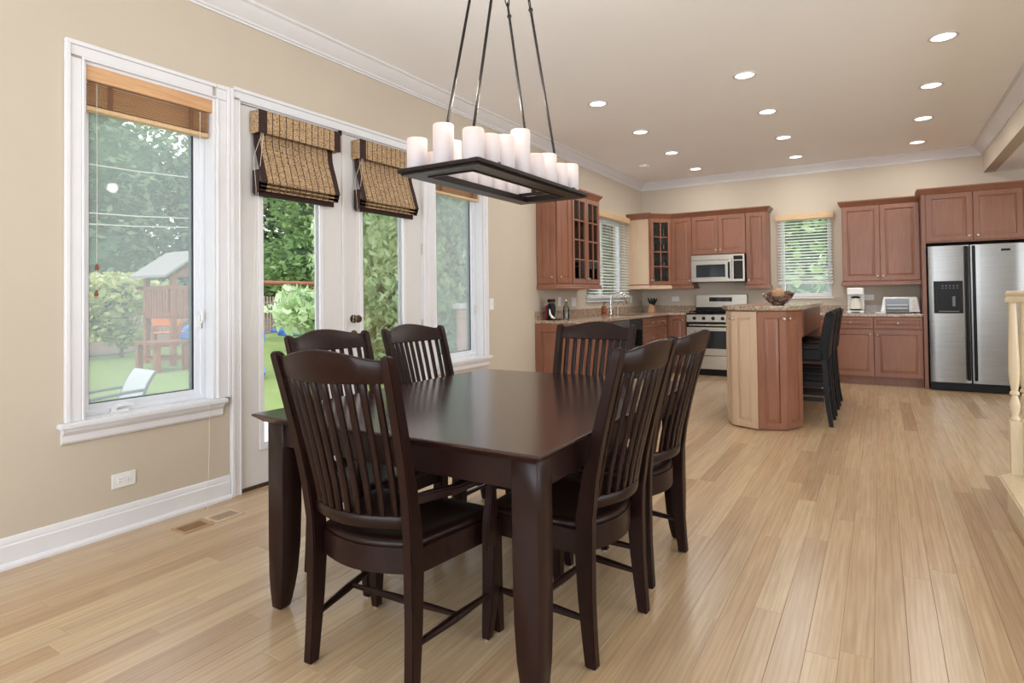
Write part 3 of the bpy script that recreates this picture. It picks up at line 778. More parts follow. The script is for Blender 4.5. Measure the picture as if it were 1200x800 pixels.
mb.box(-3.093, -3.075, 6.315, 6.345, z0 + .02, z1 - .02); mb.box(-3.093, -3.075, 6.715, 6.735, z0 + .02, z1 - .02); mb.box(-3.093, -3.075, 7.105, 7.135, z0 + .02, z1 - .02)
mb.build('carcass', 'cherry', t)
for zz in (1.60, 1.86, 2.12):
    MB().box(WX + .013, -3.10, 6.34, 7.11, zz, zz + .015).build('shelf', 'cherry', t)
door_part(t, (WX + .005, 6.060, z0 + .01), UX, BXf, .238, z1 - z0 - .02, 'cherry', (.205, .07), name='side_door')
door_part(t, Vector((-3.140, 6.060, z0 + .01)) + u_d * .006, u_d, n_d, wd_ - .012, z1 - z0 - .02, 'cherry', (.035, .07), name='side_door')
door_part(t, (-3.075, 6.330, z0 + .01), UY, UX, .392, z1 - z0 - .02, 'cherry', (.37, .06), (2, 4), name='glass_door')
door_part(t, (-3.075, 6.728, z0 + .01), UY, UX, .392, z1 - z0 - .02, 'cherry', (.022, .06), (2, 4), name='glass_door')
pth = [(WX, 6.060), (-3.140, 6.060), (-3.075, 6.315), (-3.075, 7.135), (WX, 7.135)]
MB().sweep(pth, CP(z1)).build('crown', 'cherry', t, angle=25)
MB().prism([(x, y) for x, y in pth], z1 + .0, z1 + .06).build('top_panel', 'cherry', t)
MB().sweep(pth, [(o + .0, z) for o, z in LP(z0)]).build('light_rail', 'cherry', t, angle=25)
# dishes inside
dcount = 0
def dish(kind, x, y, z, label):
    t = thing(kind, label, {'bowl': 'bowl', 'plate_stack': 'plates', 'drinking_glass': 'glass', 'pitcher': 'pitcher'}[kind], (x, y, z))
    if kind == 'bowl': MB().lathe(x, y, [(.03, z), (.035, z + .01), (.075, z + .06), (.072, z + .06), (.03, z + .014), (0, z + .012)], 20).build('bowl_body', 'cream', t)
    elif kind == 'plate_stack':
        for k in range(5): MB().lathe(x, y, [(.05, z + k * .011), (.10, z + k * .011 + .012), (.098, z + k * .011 + .015), (.05, z + k * .011 + .004), (0, z + k * .011 + .004)], 22).build('plate', 'cream', t)
    elif kind == 'pitcher':
        MB().lathe(x, y, [(.04, z), (.058, z + .03), (.06, z + .08), (.035, z + .13), (.042, z + .17), (.038, z + .17), (0, z + .165)], 20).build('pitcher_body', 'cream', t)
        MB().tube([(x, y + .055, z + .05), (x, y + .095, z + .08), (x, y + .08, z + .13), (x, y + .036, z + .145)], .006).build('handle', 'cream', t)
    else: MB().lathe(x, y, [(.028, z), (.034, z + .10), (.031, z + .10), (.026, z + .006), (0, z + .006)], 16).build('glass_body', 'clear', t)
dish('bowl', -3.22, 6.50, 1.615, 'cream bowl on the lowest shelf behind near glass cabinet door')
dish('plate_stack', -3.23, 6.50, 1.875, 'stack of cream plates on middle shelf behind near glass door')
dish('plate_stack', -3.23, 6.92, 1.355, 'stack of cream plates at the bottom of the far glass door')
dish('pitcher', -3.22, 6.45, 1.355, 'cream pitcher at the bottom behind the near glass door')
dish('bowl', -3.22, 6.93, 2.135, 'cream bowl on top shelf behind the far glass cabinet door')
for k, (yy, zz) in enumerate(((6.42, 2.135), (6.56, 2.135), (6.85, 1.615), (6.98, 1.615))):
    dish('drinking_glass', -3.2, yy, zz, ['nearest clear glass on top shelf of the glazed cabinet', 'second clear glass on top shelf of the glazed cabinet', 'left clear glass on lowest shelf behind far glass door', 'right clear glass on lowest shelf behind far glass door'][k])

# right of the sink window: pale side, narrow front, diagonal glazed corner door, then back wall
zc0, zc1 = 1.345, 2.395
t = thing('corner_cabinet', 'corner wall cabinet with pale side and one gridded glass door', 'cabinet', (-3.2, 9.4, zc0))
cp = [(WX, 8.985), (-3.045, 8.985), (-3.045, 9.045), (-2.795, 9.310), (-2.795, BY), (WX, BY)]
u_c = (Vector((-2.795, 9.31, 0)) - Vector((-3.045, 9.045, 0))); wc = u_c.length; u_c.normalize(); n_c = Vector((u_c.y, -u_c.x, 0))
mb = MB(); mb.prism(cp, zc0, zc0 + .02); mb.prism(cp, zc1 - .02, zc1); mb.box(-2.815, -2.795, 9.315, BY - .002, zc0 + .02, zc1 - .02)
mb.box(-3.065, -3.045, 9.0, 9.045, zc0 + .02, zc1 - .02)
mb.build('carcass', 'cherry', t)
MB().box(WX + .001, -3.045, 8.985, 8.999, zc0 + .02, zc1 - .02).build('side_panel', 'maple', t, label='pale maple side panel')
MB().box(WX + .003, WX + .012, 9.01, BY - .01, zc0 + .02, zc1 - .02).build('back_panel', 'cherry', t)
for zz in (1.60, 1.86, 2.12):
    MB().prism([(WX + .015, 9.01), (-3.07, 9.01), (-3.06, 9.06), (-2.83, 9.32), (-2.83, BY - .004), (WX + .015, BY - .004)], zz, zz + .015).build('shelf', 'cherry', t)
d = MB().box(-3.045, -3.027, 8.99, 9.040, zc0 + .01, zc1 - .01).build('filler_strip', 'cherry', t)
knob((-3.027, 9.015, zc0 + .08), (1, 0, 0), d)
door_part(t, Vector((-3.045, 9.045, zc0 + .01)) + u_c * .01, u_c, n_c, wc - .02, zc1 - zc0 - .02, 'cherry', (.03, .07), (2, 4), name='glass_door')
MB().sweep([(WX, 8.985), (-3.045, 8.985), (-3.045, 9.045), (-2.795, 9.310)], CP(zc1)).build('crown', 'cherry', t, angle=25)
MB().prism(cp, zc1, zc1 + .06).build('top_panel', 'cherry', t)
MB().sweep([(WX, 8.985), (-3.045, 8.985), (-3.045, 9.045), (-2.795, 9.310)], LP(zc0)).build('light_rail', 'maple', t, angle=25)
for k, (zz, q) in enumerate(((1.365, 'bottom'), (1.615, 'lowest shelf'), (1.875, 'middle shelf'), (2.135, 'top shelf'))):
    for s, lr in ((0, 'left'), (1, 'right')):
        x, y = -3.03 + s * .12, 9.19 + s * .12
        g = thing('drinking_glass', '%s clear glass on the %s of the corner cabinet' % (lr, q), 'glass', (x, y, zz), 'glasses in the corner cabinet')
        MB().lathe(x, y, [(.03, zz), (.036, zz + .13), (.033, zz + .13), (.028, zz + .006), (0, zz + .006)], 14).build('glass_body', 'clear', g)

def back_cab(name, label, x0, x1, yf, zb, zt, doors, mat='cherry', split=None, knobs='b', crown=True, rail=True, ends=(False, False)):
    t = thing(name, label, 'cabinet', ((x0 + x1) / 2, BY, zb))
    MB().box(x0, x1, yf, BY - .001, zb, zt).build('carcass', mat, t)
    n = doors; e = .004
    w = (x1 - x0 - e) / n
    for i in range(n):
        a = x0 + e + i * w
        if n == 2: ka = w - e - .03 if i == 0 else .03
        else: ka = (.03 if split == 'l' else w - e - .03)
        kb = .06 if knobs == 'b' else zt - zb - .07
        door_part(t, (a, yf, zb + .006), UX, BXf, w - e, zt - zb - .012, mat, (ka, kb))
    return t
def run_crown(t, path, z, mat='cherry'):
    MB().sweep(path, CP(z)).build('crown', mat, t, angle=25)
yu = 9.318
a = back_cab('wall_cabinet', 'single door wall cabinet between the glass corner door and the microwave', -2.793, -2.463, yu, 1.345, 2.395, 1)
MB().sweep([(-2.793, yu), (-2.463, yu), (-2.463, BY - .01)], LP(1.345)).build('light_rail', 'cherry', a, angle=25)
run_crown(a, [(-2.793, yu), (-2.463, yu)], 2.395)
b_ = back_cab('wall_cabinet', 'short two door wall cabinet directly above the microwave', -2.461, -1.675, yu, 1.800, 2.395, 2)
run_crown(b_, [(-2.463, yu), (-1.673, yu)], 2.395)
c_ = back_cab('wall_cabinet', 'narrow wall cabinet right of the microwave', -1.673, -1.385, yu, 1.330, 2.395, 1, split='l')
MB().sweep([(-1.673, BY - .01), (-1.673, yu), (-1.385, yu), (-1.385, BY)], LP(1.330)).build('light_rail', 'cherry', c_, angle=25)
run_crown(c_, [(-1.673, yu), (-1.385, yu), (-1.385, BY)], 2.395)
d_ = back_cab('wall_cabinet', 'two door wall cabinet over the coffee maker and toaster oven', -.430, .448, yu, 1.350, 2.365, 2)
MB().sweep([(-.430, BY), (-.430, yu), (.448, yu)], LP(1.350)).build('light_rail', 'cherry', d_, angle=25)
run_crown(d_, [(-.430, BY), (-.430, yu), (.452, yu)], 2.365)
# fridge surround: tall side panel plus deep cabinet over
yF = 8.955
t = thing('fridge_cabinet', 'deep two door cabinet and tall side panels around the refrigerator', 'cabinet', (.96, BY, 0))
MB().box(.452, .490, yF, BY - .001, 0, 2.40).build('side_panel', 'cherry', t)
MB().box(1.430, 1.468, yF, BY - .001, 0, 2.40).build('side_panel', 'cherry', t)
MB().box(.492, 1.428, yF, BY - .002, 1.795, 2.40).build('carcass', 'cherry', t)
door_part(t, (.500, yF, 1.810), UX, BXf, .455, .580, 'cherry', (.42, .055))
door_part(t, (.962, yF, 1.810), UX, BXf, .460, .580, 'cherry', (.04, .055))
MB().sweep([(.452, yu - .02), (.452, yF), (1.468, yF), (1.468, BY)], [(o, z - .006) for o, z in CP(2.40)]).build('crown', 'cherry', t, angle=25)

# base cabinets: back wall right
def base_cab(label, x0, x1, zt=.885, ndoor=1, knob_side='r', drawer=True):
    t = thing('base_cabinet', label, 'cabinet', ((x0 + x1) / 2, BY, 0))
    mb = MB(); mb.box(x0, x1, 9.02, BY - .001, .105, zt); mb.build('carcass', 'cherry', t)
    MB().box(x0, x1, 9.09, 9.11, 0, .104).build('toe_kick', 'cherry', t)
    w = x1 - x0 - .006; zd = .715
    if drawer:
        d = MB().panel((x0 + .003, 9.02, .735), UX, BXf, w, .140, fr=.03).build('drawer', 'cherry', t); knob((x0 + .003 + w / 2, 9.0, .805), BXf, d)
    else: zd = .875
    door_part(t, (x0 + .003, 9.02, .115), UX, BXf, w, zd - .115, 'cherry', ((w - .035 if knob_side == 'r' else .035), zd - .115 - .06))
    return t
base_cab('base cabinet under the toaster oven beside the refrigerator', -.079, .446, knob_side='l')
base_cab('base cabinet behind the bar stools with drawer, next to toaster cabinet', -.604, -.081, knob_side='r')
base_cab('base cabinet on far wall hidden partly behind the island', -1.129, -.606, knob_side='r')
base_cab('base cabinet right beside the range on the far wall', -1.700, -1.131, knob_side='l')
CT = [(0, .885), (.022, .885), (.028, .892), (.028, .915), (.022, .922), (0, .922)]
t = thing('countertop', 'speckled granite countertop right of the range along the far wall', 'countertop', (-.6, 9.3, .885))
MB().box(-1.705, .450, 8.992, BY - .001, .886, .922).build('slab', 'granite', t, bevel=.004)
MB().box(-1.705, .450, BY - .024, BY - .002, .9225, 1.022).build('backsplash', 'granite', t)

# left wall base run, front faces at X = -2.78
t = thing('base_cabinet', 'end base cabinet with raised panel facing the dining table', 'cabinet', (-3.08, 6.35, 0))
XF = -2.78
MB().box(WX + .001, XF, 6.005, 6.735, .105, .885).build('carcass', 'cherry', t)
MB().box(WX + .001, XF - .07, 6.075, 6.735, 0, .104).build('toe_kick', 'cherry', t)
MB().panel((WX + .004, 6.005, .004), UX, BXf, XF - WX - .006, .878, fr=.085).build('end_panel', 'cherry', t)
door_part(t, (XF, 6.03, .115), UY, UX, .345, .75, 'cherry', (.31, .69)); door_part(t, (XF, 6.38, .115), UY, UX, .345, .75, 'cherry', (.035, .69))
t = thing('dishwasher', 'stainless dishwasher in the left run behind the far dining chair', 'dishwasher', (-3.08, 7.0, 0))
MB().box(WX + .05, XF, 6.742, 7.36, .105, .88).build('body', 'black', t); MB().box(XF + .001, XF + .024, 6.746, 7.356, .12, .76).build('door', 'steel', t, bevel=.003)
MB().box(XF + .001, XF + .024, 6.746, 7.356, .765, .878).build('control_panel', 'steel', t, bevel=.003)
MB().tube([(XF + .024, 6.80, .72), (XF + .055, 6.82, .72), (XF + .055, 7.28, .72), (XF + .024, 7.30, .72)], .009).build('handle', 'chrome', t)
t = thing('trash_compactor', 'black appliance front between the dishwasher and the drawers', 'appliance', (-3.08, 7.6, 0))
MB().box(WX + .05, XF, 7.366, 7.86, .105, .88).build('body', 'black', t); MB().box(XF + .001, XF + .022, 7.37, 7.856, .12, .74).build('door', 'blackgloss', t, bevel=.003)
MB().box(XF + .001, XF + .022, 7.37, 7.856, .745, .878).build('control_panel', 'black', t, bevel=.003)
def side_drawers(label, y0, y1, n):
    t = thing('drawer_cabinet', label, 'cabinet', (-3.08, (y0 + y1) / 2, 0))
    MB().box(WX + .001, XF, y0, y1, .105, .885).build('carcass', 'cherry', t); MB().box(WX + .001, XF - .07, y0, y1, 0, .104).build('toe_kick', 'cherry', t)
    zs = [.875, .735, .45, .115]
    for k in range(3):
        h = zs[k] - zs[k + 1] - .008
        d = MB().panel((XF, y0 + .004, zs[k + 1] + .004), UY, UX, y1 - y0 - .008, h, fr=.028).build('drawer', 'cherry', t)
        for s in ((0,) if y1 - y0 < .5 else (-.025, .025)): knob((XF + .02, (y0 + y1) / 2 + s, zs[k + 1] + h / 2 + .004), UX, d)
side_drawers('wide drawer stack of the left run beside the black appliance', 7.866, 8.58, 3)
side_drawers('narrow drawer stack of the left run near the kitchen corner', 8.584, 8.93, 3)
t = thing('base_cabinet', 'corner base cabinet with narrow door left of the range', 'cabinet', (-3.0, 9.3, 0))
MB().prism([(WX + .001, 8.935), (XF, 8.935), (XF, 9.02), (-2.492, 9.02), (-2.492, BY - .001), (WX + .001, BY - .001)], .105, .885).build('carcass', 'cherry', t)
MB().prism([(WX + .001, 8.935), (XF - .07, 8.935), (XF - .07, 9.09), (-2.492, 9.09), (-2.492, BY - .001), (WX + .001, BY - .001)], 0, .104).build('toe_kick', 'cherry', t)
door_part(t, (XF + .03, 9.02, .115), UX, BXf, .25, .765, 'cherry', (.215, .70))
t = thing('countertop', 'L shaped granite countertop holding the sink on the window wall', 'countertop', (-3.0, 7.8, .885))
XC = XF + .03
MB().prism([(WX + .001, 5.985), (XC, 5.985), (XC, 8.97), (-2.60, 8.992), (-2.486, 8.992), (-2.486, BY - .001), (WX + .001, BY - .001)], .886, .922).build('slab', 'granite', t, bevel=.004)
mb = MB(); mb.box(WX + .002, WX + .024, 5.985, BY - .026, .9225, 1.022); mb.box(WX + .002, -2.486, BY - .024, BY - .002, .9225, 1.022)
mb.build('backsplash', 'granite', t)
MB().box(-3.22, -2.88, 7.68, 8.36, .9225, .924).build('sink_basin', 'steel', t, label='stainless under-counter sink')
# faucet
t = thing('faucet', 'tall chrome gooseneck faucet at the kitchen sink', 'faucet', (-3.27, 7.98, .922))
fx, fy = -3.27, 7.98
MB().lathe(fx, fy, [(.03, .922), (.03, .93), (.018, .95), (.016, 1.0), (0, 1.0)], 18).build('base', 'chrome', t)
MB().tube([(fx, fy, .95), (fx, fy, 1.12)] + [(fx + .10 - .10 * math.cos(a), fy + .04 * (1 - math.cos(a)), 1.12 + .115 * math.sin(a)) for a in [PI * k / 8 for k in range(1, 9)]] + [(fx + .205, fy + .085, 1.07)], .012).build('spout', 'chrome', t)
MB().tube([(fx, fy + .02, .99), (fx + .02, fy + .06, 1.02), (fx + .05, fy + .10, 1.04)], .008).build('lever', 'chrome', t)
t = thing('filter_tap', 'small chrome filter tap beside the tall faucet', 'faucet', (-3.26, 8.22, .922))
MB().tube([(-3.26, 8.22, .922), (-3.26, 8.22, 1.06)] + [(-3.26 + .045 - .045 * math.cos(a), 8.22, 1.06 + .05 * math.sin(a)) for a in [PI * k / 6 for k in range(1, 7)]] + [(-3.17, 8.22, 1.045)], .008).build('spout', 'chrome', t)
MB().lathe(-3.26, 8.22, [(.02, .922), (.02, .935), (.009, .94), (0, .94)], 14).build('base', 'chrome', t)
t = thing('soap_dispenser', 'turned wooden soap dispenser with dark pump at left of faucet', 'dispenser', (-3.24, 7.66, .922))
MB().lathe(-3.24, 7.66, [(.04, .922), (.04, .94), (.03, .945), (.042, .96), (.03, .972), (.042, .986), (.03, 1.0), (.042, 1.014), (.03, 1.03), (.038, 1.05), (.012, 1.06), (0, 1.06)], 18).build('bottle', 'redwood', t)
MB().tube([(-3.24, 7.66, 1.06), (-3.24, 7.66, 1.10), (-3.20, 7.66, 1.105)], .006).build('pump', 'black', t)
# countertop appliance at the near end
t = thing('can_opener', 'black upright kitchen gadget with curved white front at counter end', 'appliance', (-3.2, 6.08, .922))
MB().box(-3.27, -3.13, 6.03, 6.17, .922, .94).build('base', 'black', t, bevel=.008)
MB().loft([[(-3.265, y, .94), (-3.215, y, .94), (-3.195, y, 1.06), (-3.21, y, 1.12), (-3.25, y, 1.12), (-3.26, y, 1.04)] for y in (6.05, 6.15)]).build('body', 'black', t, bevel=.006)
MB().box(-3.262, -3.198, 6.055, 6.145, 1.125, 1.165).build('cap', 'black', t, bevel=.008)
MB().tube([(-3.225, 6.045, 1.05), (-3.215, 6.04, .99), (-3.185, 6.04, .955), (-3.155, 6.04, .945)], [.008, .013, .014, .01]).build('front_trim', 'cream', t, label='curved cream front trim')
t = thing('red_canister', 'small dark red canister behind the black gadget', 'canister', (-3.32, 6.2, .922))
MB().lathe(-3.305, 6.20, [(.05, .922), (.05, 1.07), (.045, 1.08), (0, 1.08)], 20).build('canister_body', 'red', t)
MB().lathe(-3.305, 6.20, [(.047, 1.081), (.047, 1.095), (.01, 1.10), (0, 1.10)], 20).build('lid', 'red', t)
t = thing('glass_bottle', 'clear glass bottle right of the black gadget', 'bottle', (-3.14, 6.32, .922))
MB().lathe(-3.16, 6.34, [(.035, .922), (.037, .94), (.037, 1.06), (.015, 1.10), (.015, 1.14), (.012, 1.14), (.012, 1.10), (.033, 1.06), (.033, .93), (0, .93)], 18).build('bottle_body', 'clear', t)
MB().cyl((-3.16, 6.34, 1.14), (-3.16, 6.34, 1.155), .016).build('stopper', 'nickel', t)
# knife block
t = thing('knife_block', 'wooden knife block with black handled knives left of the range', 'knife block', (-3.12, 9.35, .922))
MB().loft([[(-3.175, y, .922), (-3.08, y, .922), (-3.085, y, 1.03), (-3.15, y, 1.06)] for y in (9.30, 9.42)]).build('block', 'blindwood', t, bevel=.004)
for k in range(6):
    bx, by = -3.14 + .022 * (k % 3), 9.325 + .05 * (k // 3)
    dx = -.02 + .028 * (k % 3) - .02
    MB().tube([(bx, by, 1.035), (bx + dx * .6, by, 1.09), (bx + dx, by, 1.15 - .02 * (k // 3))], [.008, .010, .011]).build('knife_handle', 'black', t)
MB().tube([(-3.10, 9.36, 1.03), (-3.06, 9.36, 1.10), (-3.045, 9.36, 1.14)], .009).build('knife_handle', 'black', t)

# ------------------------------------------------------------------ microwave and range
t = thing('microwave', 'stainless over-the-range microwave above the stove', 'microwave', (-2.07, 9.44, 1.385))
x0, x1, yf = -2.457, -1.680, 9.25
MB().box(x0, x1, yf, BY - .002, 1.385, 1.79).build('housing', 'black', t)
MB().box(x0, x1, yf - .012, yf - .001, 1.715, 1.79).build('vent_panel', 'steel2', t, bevel=.002)
MB().box(x0, -1.862, yf - .03, yf - .001, 1.385, 1.710).build('door', 'steel2', t, bevel=.004)
MB().box(x0 + .075, -1.955, yf - .033, yf - .031, 1.455, 1.645).build('door_window', 'ss_dark', t)
MB().tube([(-1.90, yf - .03, 1.44), (-1.90, yf - .06, 1.45), (-1.90, yf - .062, 1.66), (-1.90, yf - .03, 1.67)], .012).build('handle', 'black', t)
MB().box(-1.858, x1, yf - .03, yf - .001, 1.385, 1.79).build('control_housing', 'steel2', t, bevel=.004)
MB().box(-1.835, -1.705, yf - .033, yf - .031, 1.42, 1.69).build('keypad', 'blackgloss', t)
MB().box(-1.835, -1.705, yf - .033, yf - .031, 1.705, 1.765).build('display', 'blackgloss', t)
t = thing('range', 'stainless gas range with black grates left of the island', 'stove', (-2.09, 9.3, 0))
x0, x1 = -2.478, -1.712
MB().box(x0, x1, 9.03, BY - .03, .09, .90).build('body', 'black', t)
MB().box(x0 + .02, x1 - .02, 9.07, 9.09, 0, .089).build('toe_kick', 'black', t)
MB().box(x0, x1, 8.985, BY - .08, .901, .918).build('cooktop', 'blackgloss', t, bevel=.003)
MB().box(x0, x1, BY - .11, BY - .03, .919, 1.195).build('backguard', 'steel2', t, bevel=.006)
MB().box(-2.27, -1.93, BY - .113, BY - .111, 1.085, 1.150).build('clock_display', 'blackgloss', t)
MB().box(x0, x1, BY - .115, BY - .111, .92, 1.0).build('backguard_base', 'black', t)
for k in range(3):
    gx0 = x0 + .03 + k * .24
    mb = MB()
    for yy in (9.05, 9.27, 9.49): mb.box(gx0, gx0 + .225, yy, yy + .012, .935, .95)
    for xx in (gx0, gx0 + .107, gx0 + .213): mb.box(xx, xx + .012, 9.05, 9.50, .935, .95)
    for xx in (gx0, gx0 + .213):
        for yy in (9.05, 9.49): mb.box(xx, xx + .012, yy, yy + .012, .918, .936)
    mb.build('grate', 'black', t)
MB().box(x0, x1, 8.985, 9.029, .790, .900).build('control_panel', 'steel2', t, bevel=.004)
for k in range(5):
    kx = x0 + .12 + k * .135
    MB().axis_lathe((kx, 8.984, .845), (0, -1, 0), [(.026, 0), (.026, .01), (.02, .014), (.018, .032), (0, .034)], 16).build('knob', 'black', t)
MB().box(x0, x1, 8.99, 9.029, .300, .785).build('oven_door', 'steel2', t, bevel=.004)
MB().box(x0, x1, 8.988, 8.9895, .712, .785).build('door_top_band', 'black', t)
MB().box(x0 + .12, x1 - .12, 8.986, 8.9895, .40, .66).build('oven_window', 'ss_dark', t)
MB().tube([(x0 + .05, 8.988, .745), (x0 + .05, 8.945, .745), (x1 - .05, 8.945, .745), (x1 - .05, 8.988, .745)], .013).build('handle', 'steel2', t)
MB().box(x0, x1, 8.99, 9.029, .100, .292).build('storage_drawer', 'steel2', t, bevel=.004)

# ------------------------------------------------------------------ refrigerator
t = thing('refrigerator', 'stainless side-by-side refrigerator with black ice dispenser', 'refrigerator', (.96, 9.25, 0))
x0, x1, yd = .506, 1.414, 8.885
MB().box(x0, x1, yd + .055, BY - .04, .02, 1.745).build('body', 'black', t)
MB().box(x0, x1, yd + .02, yd + .054, .01, .095).build('base_grille', 'black', t)
def frdoor(a, b, name):
    n = 10; rings = []
    for z in (.105, 1.75):
        rings.append([(a, yd + .05, z)] + [(a + (b - a) * k / n, yd + .012 - .012 * math.sin(PI * k / n) ** .5 if 0 < k < n else yd + .016, z) for k in range(n + 1)] + [(b, yd + .05, z)])
    return MB().loft(rings).build(name, 'steel', t, angle=40)
frdoor(x0, .905, 'freezer_door'); frdoor(.921, x1, 'fridge_door')
for a in (.868, .932):
    MB().box(a, a + .030, yd - .034, yd - .008, .14, 1.74).build('handle', 'black', t, bevel=.007)
    mb = MB()
    for zz in (.16, .9, 1.68): mb.box(a + .006, a + .024, yd - .01, yd + .014, zz, zz + .05)
    mb.build('handle_mount', 'black', t)
for a in (.8995, .922):
    pass
MB().box(.555, .842, yd - .006, yd + .004, .935, 1.325).build('dispenser_panel', 'black', t, bevel=.003)
mb = MB(); mb.box(.600, .800, yd - .0085, yd - .0065, .965, 1.20)
mb.build('dispenser_recess', 'black', t)
MB().box(.585, .600, yd - .02, yd - .006, .965, 1.215).build('recess_side', 'black', t); MB().box(.800, .815, yd - .02, yd - .006, .965, 1.215).build('recess_side', 'black', t)
MB().box(.600, .800, yd - .03, yd - .006, .955, .965).build('drip_tray', 'greymetal', t)
MB().box(.735, .765, yd - .025, yd - .009, 1.02, 1.14).build('paddle', 'greymetal', t, bevel=.003)
for k in range(5):
    MB().box(.635 + k * .036, .652 + k * .036, yd - .0085, yd - .0065, 1.262, 1.272).build('button', 'greymetal', t)
    MB().box(.635 + k * .036, .652 + k * .036, yd - .0085, yd - .0065, 1.235, 1.243).build('button', 'greymetal', t)
MB().box(1.205, 1.290, yd - .003, yd + .003, 1.665, 1.69).build('badge', 'black', t, bevel=.002)
MB().box(1.192, 1.203, yd - .003, yd + .003, 1.665, 1.69).build('badge', 'chrome', t)

# coffee maker, toaster oven, wire stand
t = thing('coffee_maker', 'white drip coffee maker on right counter', 'coffee maker', (-.28, 9.4, .922))
cx0, cx1 = -.385, -.185
MB().box(cx0, cx1, 9.27, 9.50, .922, .955).build('base', 'white', t, bevel=.008)
MB().box(cx0 + .05, cx1 - .05, 9.266, 9.269, .93, .942).build('switch_panel', 'black', t)
MB().box(cx0, cx1, 9.42, 9.50, .956, 1.19).build('column', 'white', t, bevel=.01)
MB().box(cx0, cx1, 9.28, 9.50, 1.165, 1.265).build('brew_head', 'white', t, bevel=.014)
MB().lathe(-.285, 9.345, [(.055, .957), (.075, .975), (.078, 1.04), (.05, 1.10), (.05, 1.12), (.046, 1.12), (.045, 1.10), (0, 1.09)], 22).build('carafe', 'cream', t)
MB().lathe(-.285, 9.345, [(.053, 1.121), (.053, 1.14), (.02, 1.15), (0, 1.15)], 20).build('carafe_lid', 'black', t)
MB().tube([(-.285, 9.29, 1.12), (-.285, 9.245, 1.11), (-.285, 9.24, 1.0), (-.285, 9.275, .985)], .007).build('carafe_handle', 'white', t)
MB().lathe(-.285, 9.345, [(.058, .9555), (.0765, .973), (.0765, .978), (.058, .962)], 22).build('carafe_band', 'black', t)
t = thing('toaster_oven', 'white toaster oven with dark window and three dials', 'toaster oven', (.21, 9.4, .922))
MB().loft([[(.000, y, .935), (.435, y, .935), (.405, y, 1.135), (.035, y, 1.135)] for y in (9.27, 9.56)]).build('housing', 'white', t, bevel=.008)
MB().box(.055, .315, 9.262, 9.269, .945, 1.110).build('door', 'ss_dark', t)
MB().box(.05, .32, 9.255, 9.2685, 1.112, 1.128).build('door_handle', 'white', t)
for k in range(3): MB().axis_lathe((.365, 9.269, 1.09 - k * .052), (0, -1, 0), [(.016, 0), (.015, .012), (0, .013)], 14).build('dial', 'cream', t)
for z in (.985, 1.03): MB().box(.07, .30, 9.2605, 9.2618, z, z + .004).build('rack', 'nickel', t)
for xx in (.03, .38):
    for yy in (9.29, 9.52): MB().cyl((xx, yy, .922), (xx, yy, .936), .012).build('foot', 'black', t)
MB().box(-.06, .06, 9.20, 9.262, .9235, .938).build('crumb_tray', 'white', t)
t = thing('wire_stand', 'thin wire hoop stand beside the coffee maker', 'rack', (-.50, 9.4, .922))
MB().lathe(-.50, 9.40, [(.06, .922), (.06, .93), (.008, .934), (0, .934)], 18).build('base', 'nickel', t)
for k in (-1, 0, 1):
    MB().tube([(-.50, 9.40, .93), (-.50, 9.40, 1.08)] + [(-.50 + k * .035 + .03 * math.sin(a) * 1, 9.40, 1.11 - .03 * math.cos(a)) for a in [2 * PI * j / 10 for j in range(11)]], .003, 6).build('hoop', 'nickel', t)

# ------------------------------------------------------------------ island, bowl, stools
t = thing('kitchen_island', 'island base with faceted rounded end of tall raised panel doors', 'island', (-.93, 6.8, 0))
ccx, ccy, rr = -.93, 5.92, .327
oct_ = [(ccx - rr, ccy), (ccx - rr * .7071, ccy - rr * .7071), (ccx, ccy - rr), (ccx + rr * .7071, ccy - rr * .7071), (ccx + rr, ccy)]
ins = .022
ri = rr - ins
octi = [(ccx - ri, ccy), (ccx - ri * .7071, ccy - ri * .7071), (ccx, ccy - ri), (ccx + ri * .7071, ccy - ri * .7071), (ccx + ri, ccy)]
MB().prism(octi + [(ccx + ri, 6.05), (-.92, 6.05), (-.92, 7.88), (ccx - ri, 7.88)], 0.001, 1.05).build('carcass', 'cherry', t)
facemats = ['maple', 'maple', 'cherry', 'cherry']
for k in range(4):
    a, b = Vector((*oct_[k], 0)), Vector((*oct_[k + 1], 0)); u = (b - a); wl = u.length; u.normalize(); n = Vector((u.y, -u.x, 0))
    ka = (wl - .03) if k in (0, 2) else .022
    door_part(t, a + u * .003 + n * -.0195 + Vector((0, 0, .012)), u, n, wl - .006, 1.030, facemats[k], (ka, .965), name='panel_door',
              label=['narrow pale wood door at left', 'pale wood door', 'reddish wood door', 'dark reddish wood door at right'][k])
door_part(t, (ccx - ri, 6.5, .012), (0, -1, 0), (-1, 0, 0), .55, 1.03, 'cherry', (.03, .96), name='panel_door')
door_part(t, (ccx - ri, 7.1, .012), (0, -1, 0), (-1, 0, 0), .55, 1.03, 'cherry', (.03, .96), name='panel_door')
MB().box(-.64, -.606, 6.05, 7.88, .80, 1.05).build('apron_panel', 'cherry', t)
MB().box(-.92, -.606, 7.84, 7.88, .001, 1.049).build('end_support', 'cherry', t)
top = thing('island_countertop', 'speckled granite top on the island with rounded near end', 'countertop', (-.93, 6.8, 1.051))
ro = rr + .032
MB().prism([(ccx - ro, ccy), (ccx - ro * .7071, ccy - ro * .7071), (ccx, ccy - ro), (ccx + ro * .7071, ccy - ro * .7071), (ccx + ro, ccy), (ccx + ro, 7.92), (ccx - ro, 7.92)], 1.052, 1.09).build('slab', 'granite', top, bevel=.006, seg=2)
t = thing('decorative_bowl', 'mottled oval bowl of woven balls on the island', 'bowl', (-.80, 5.98, 1.09))
bx, by = -.80, 5.95
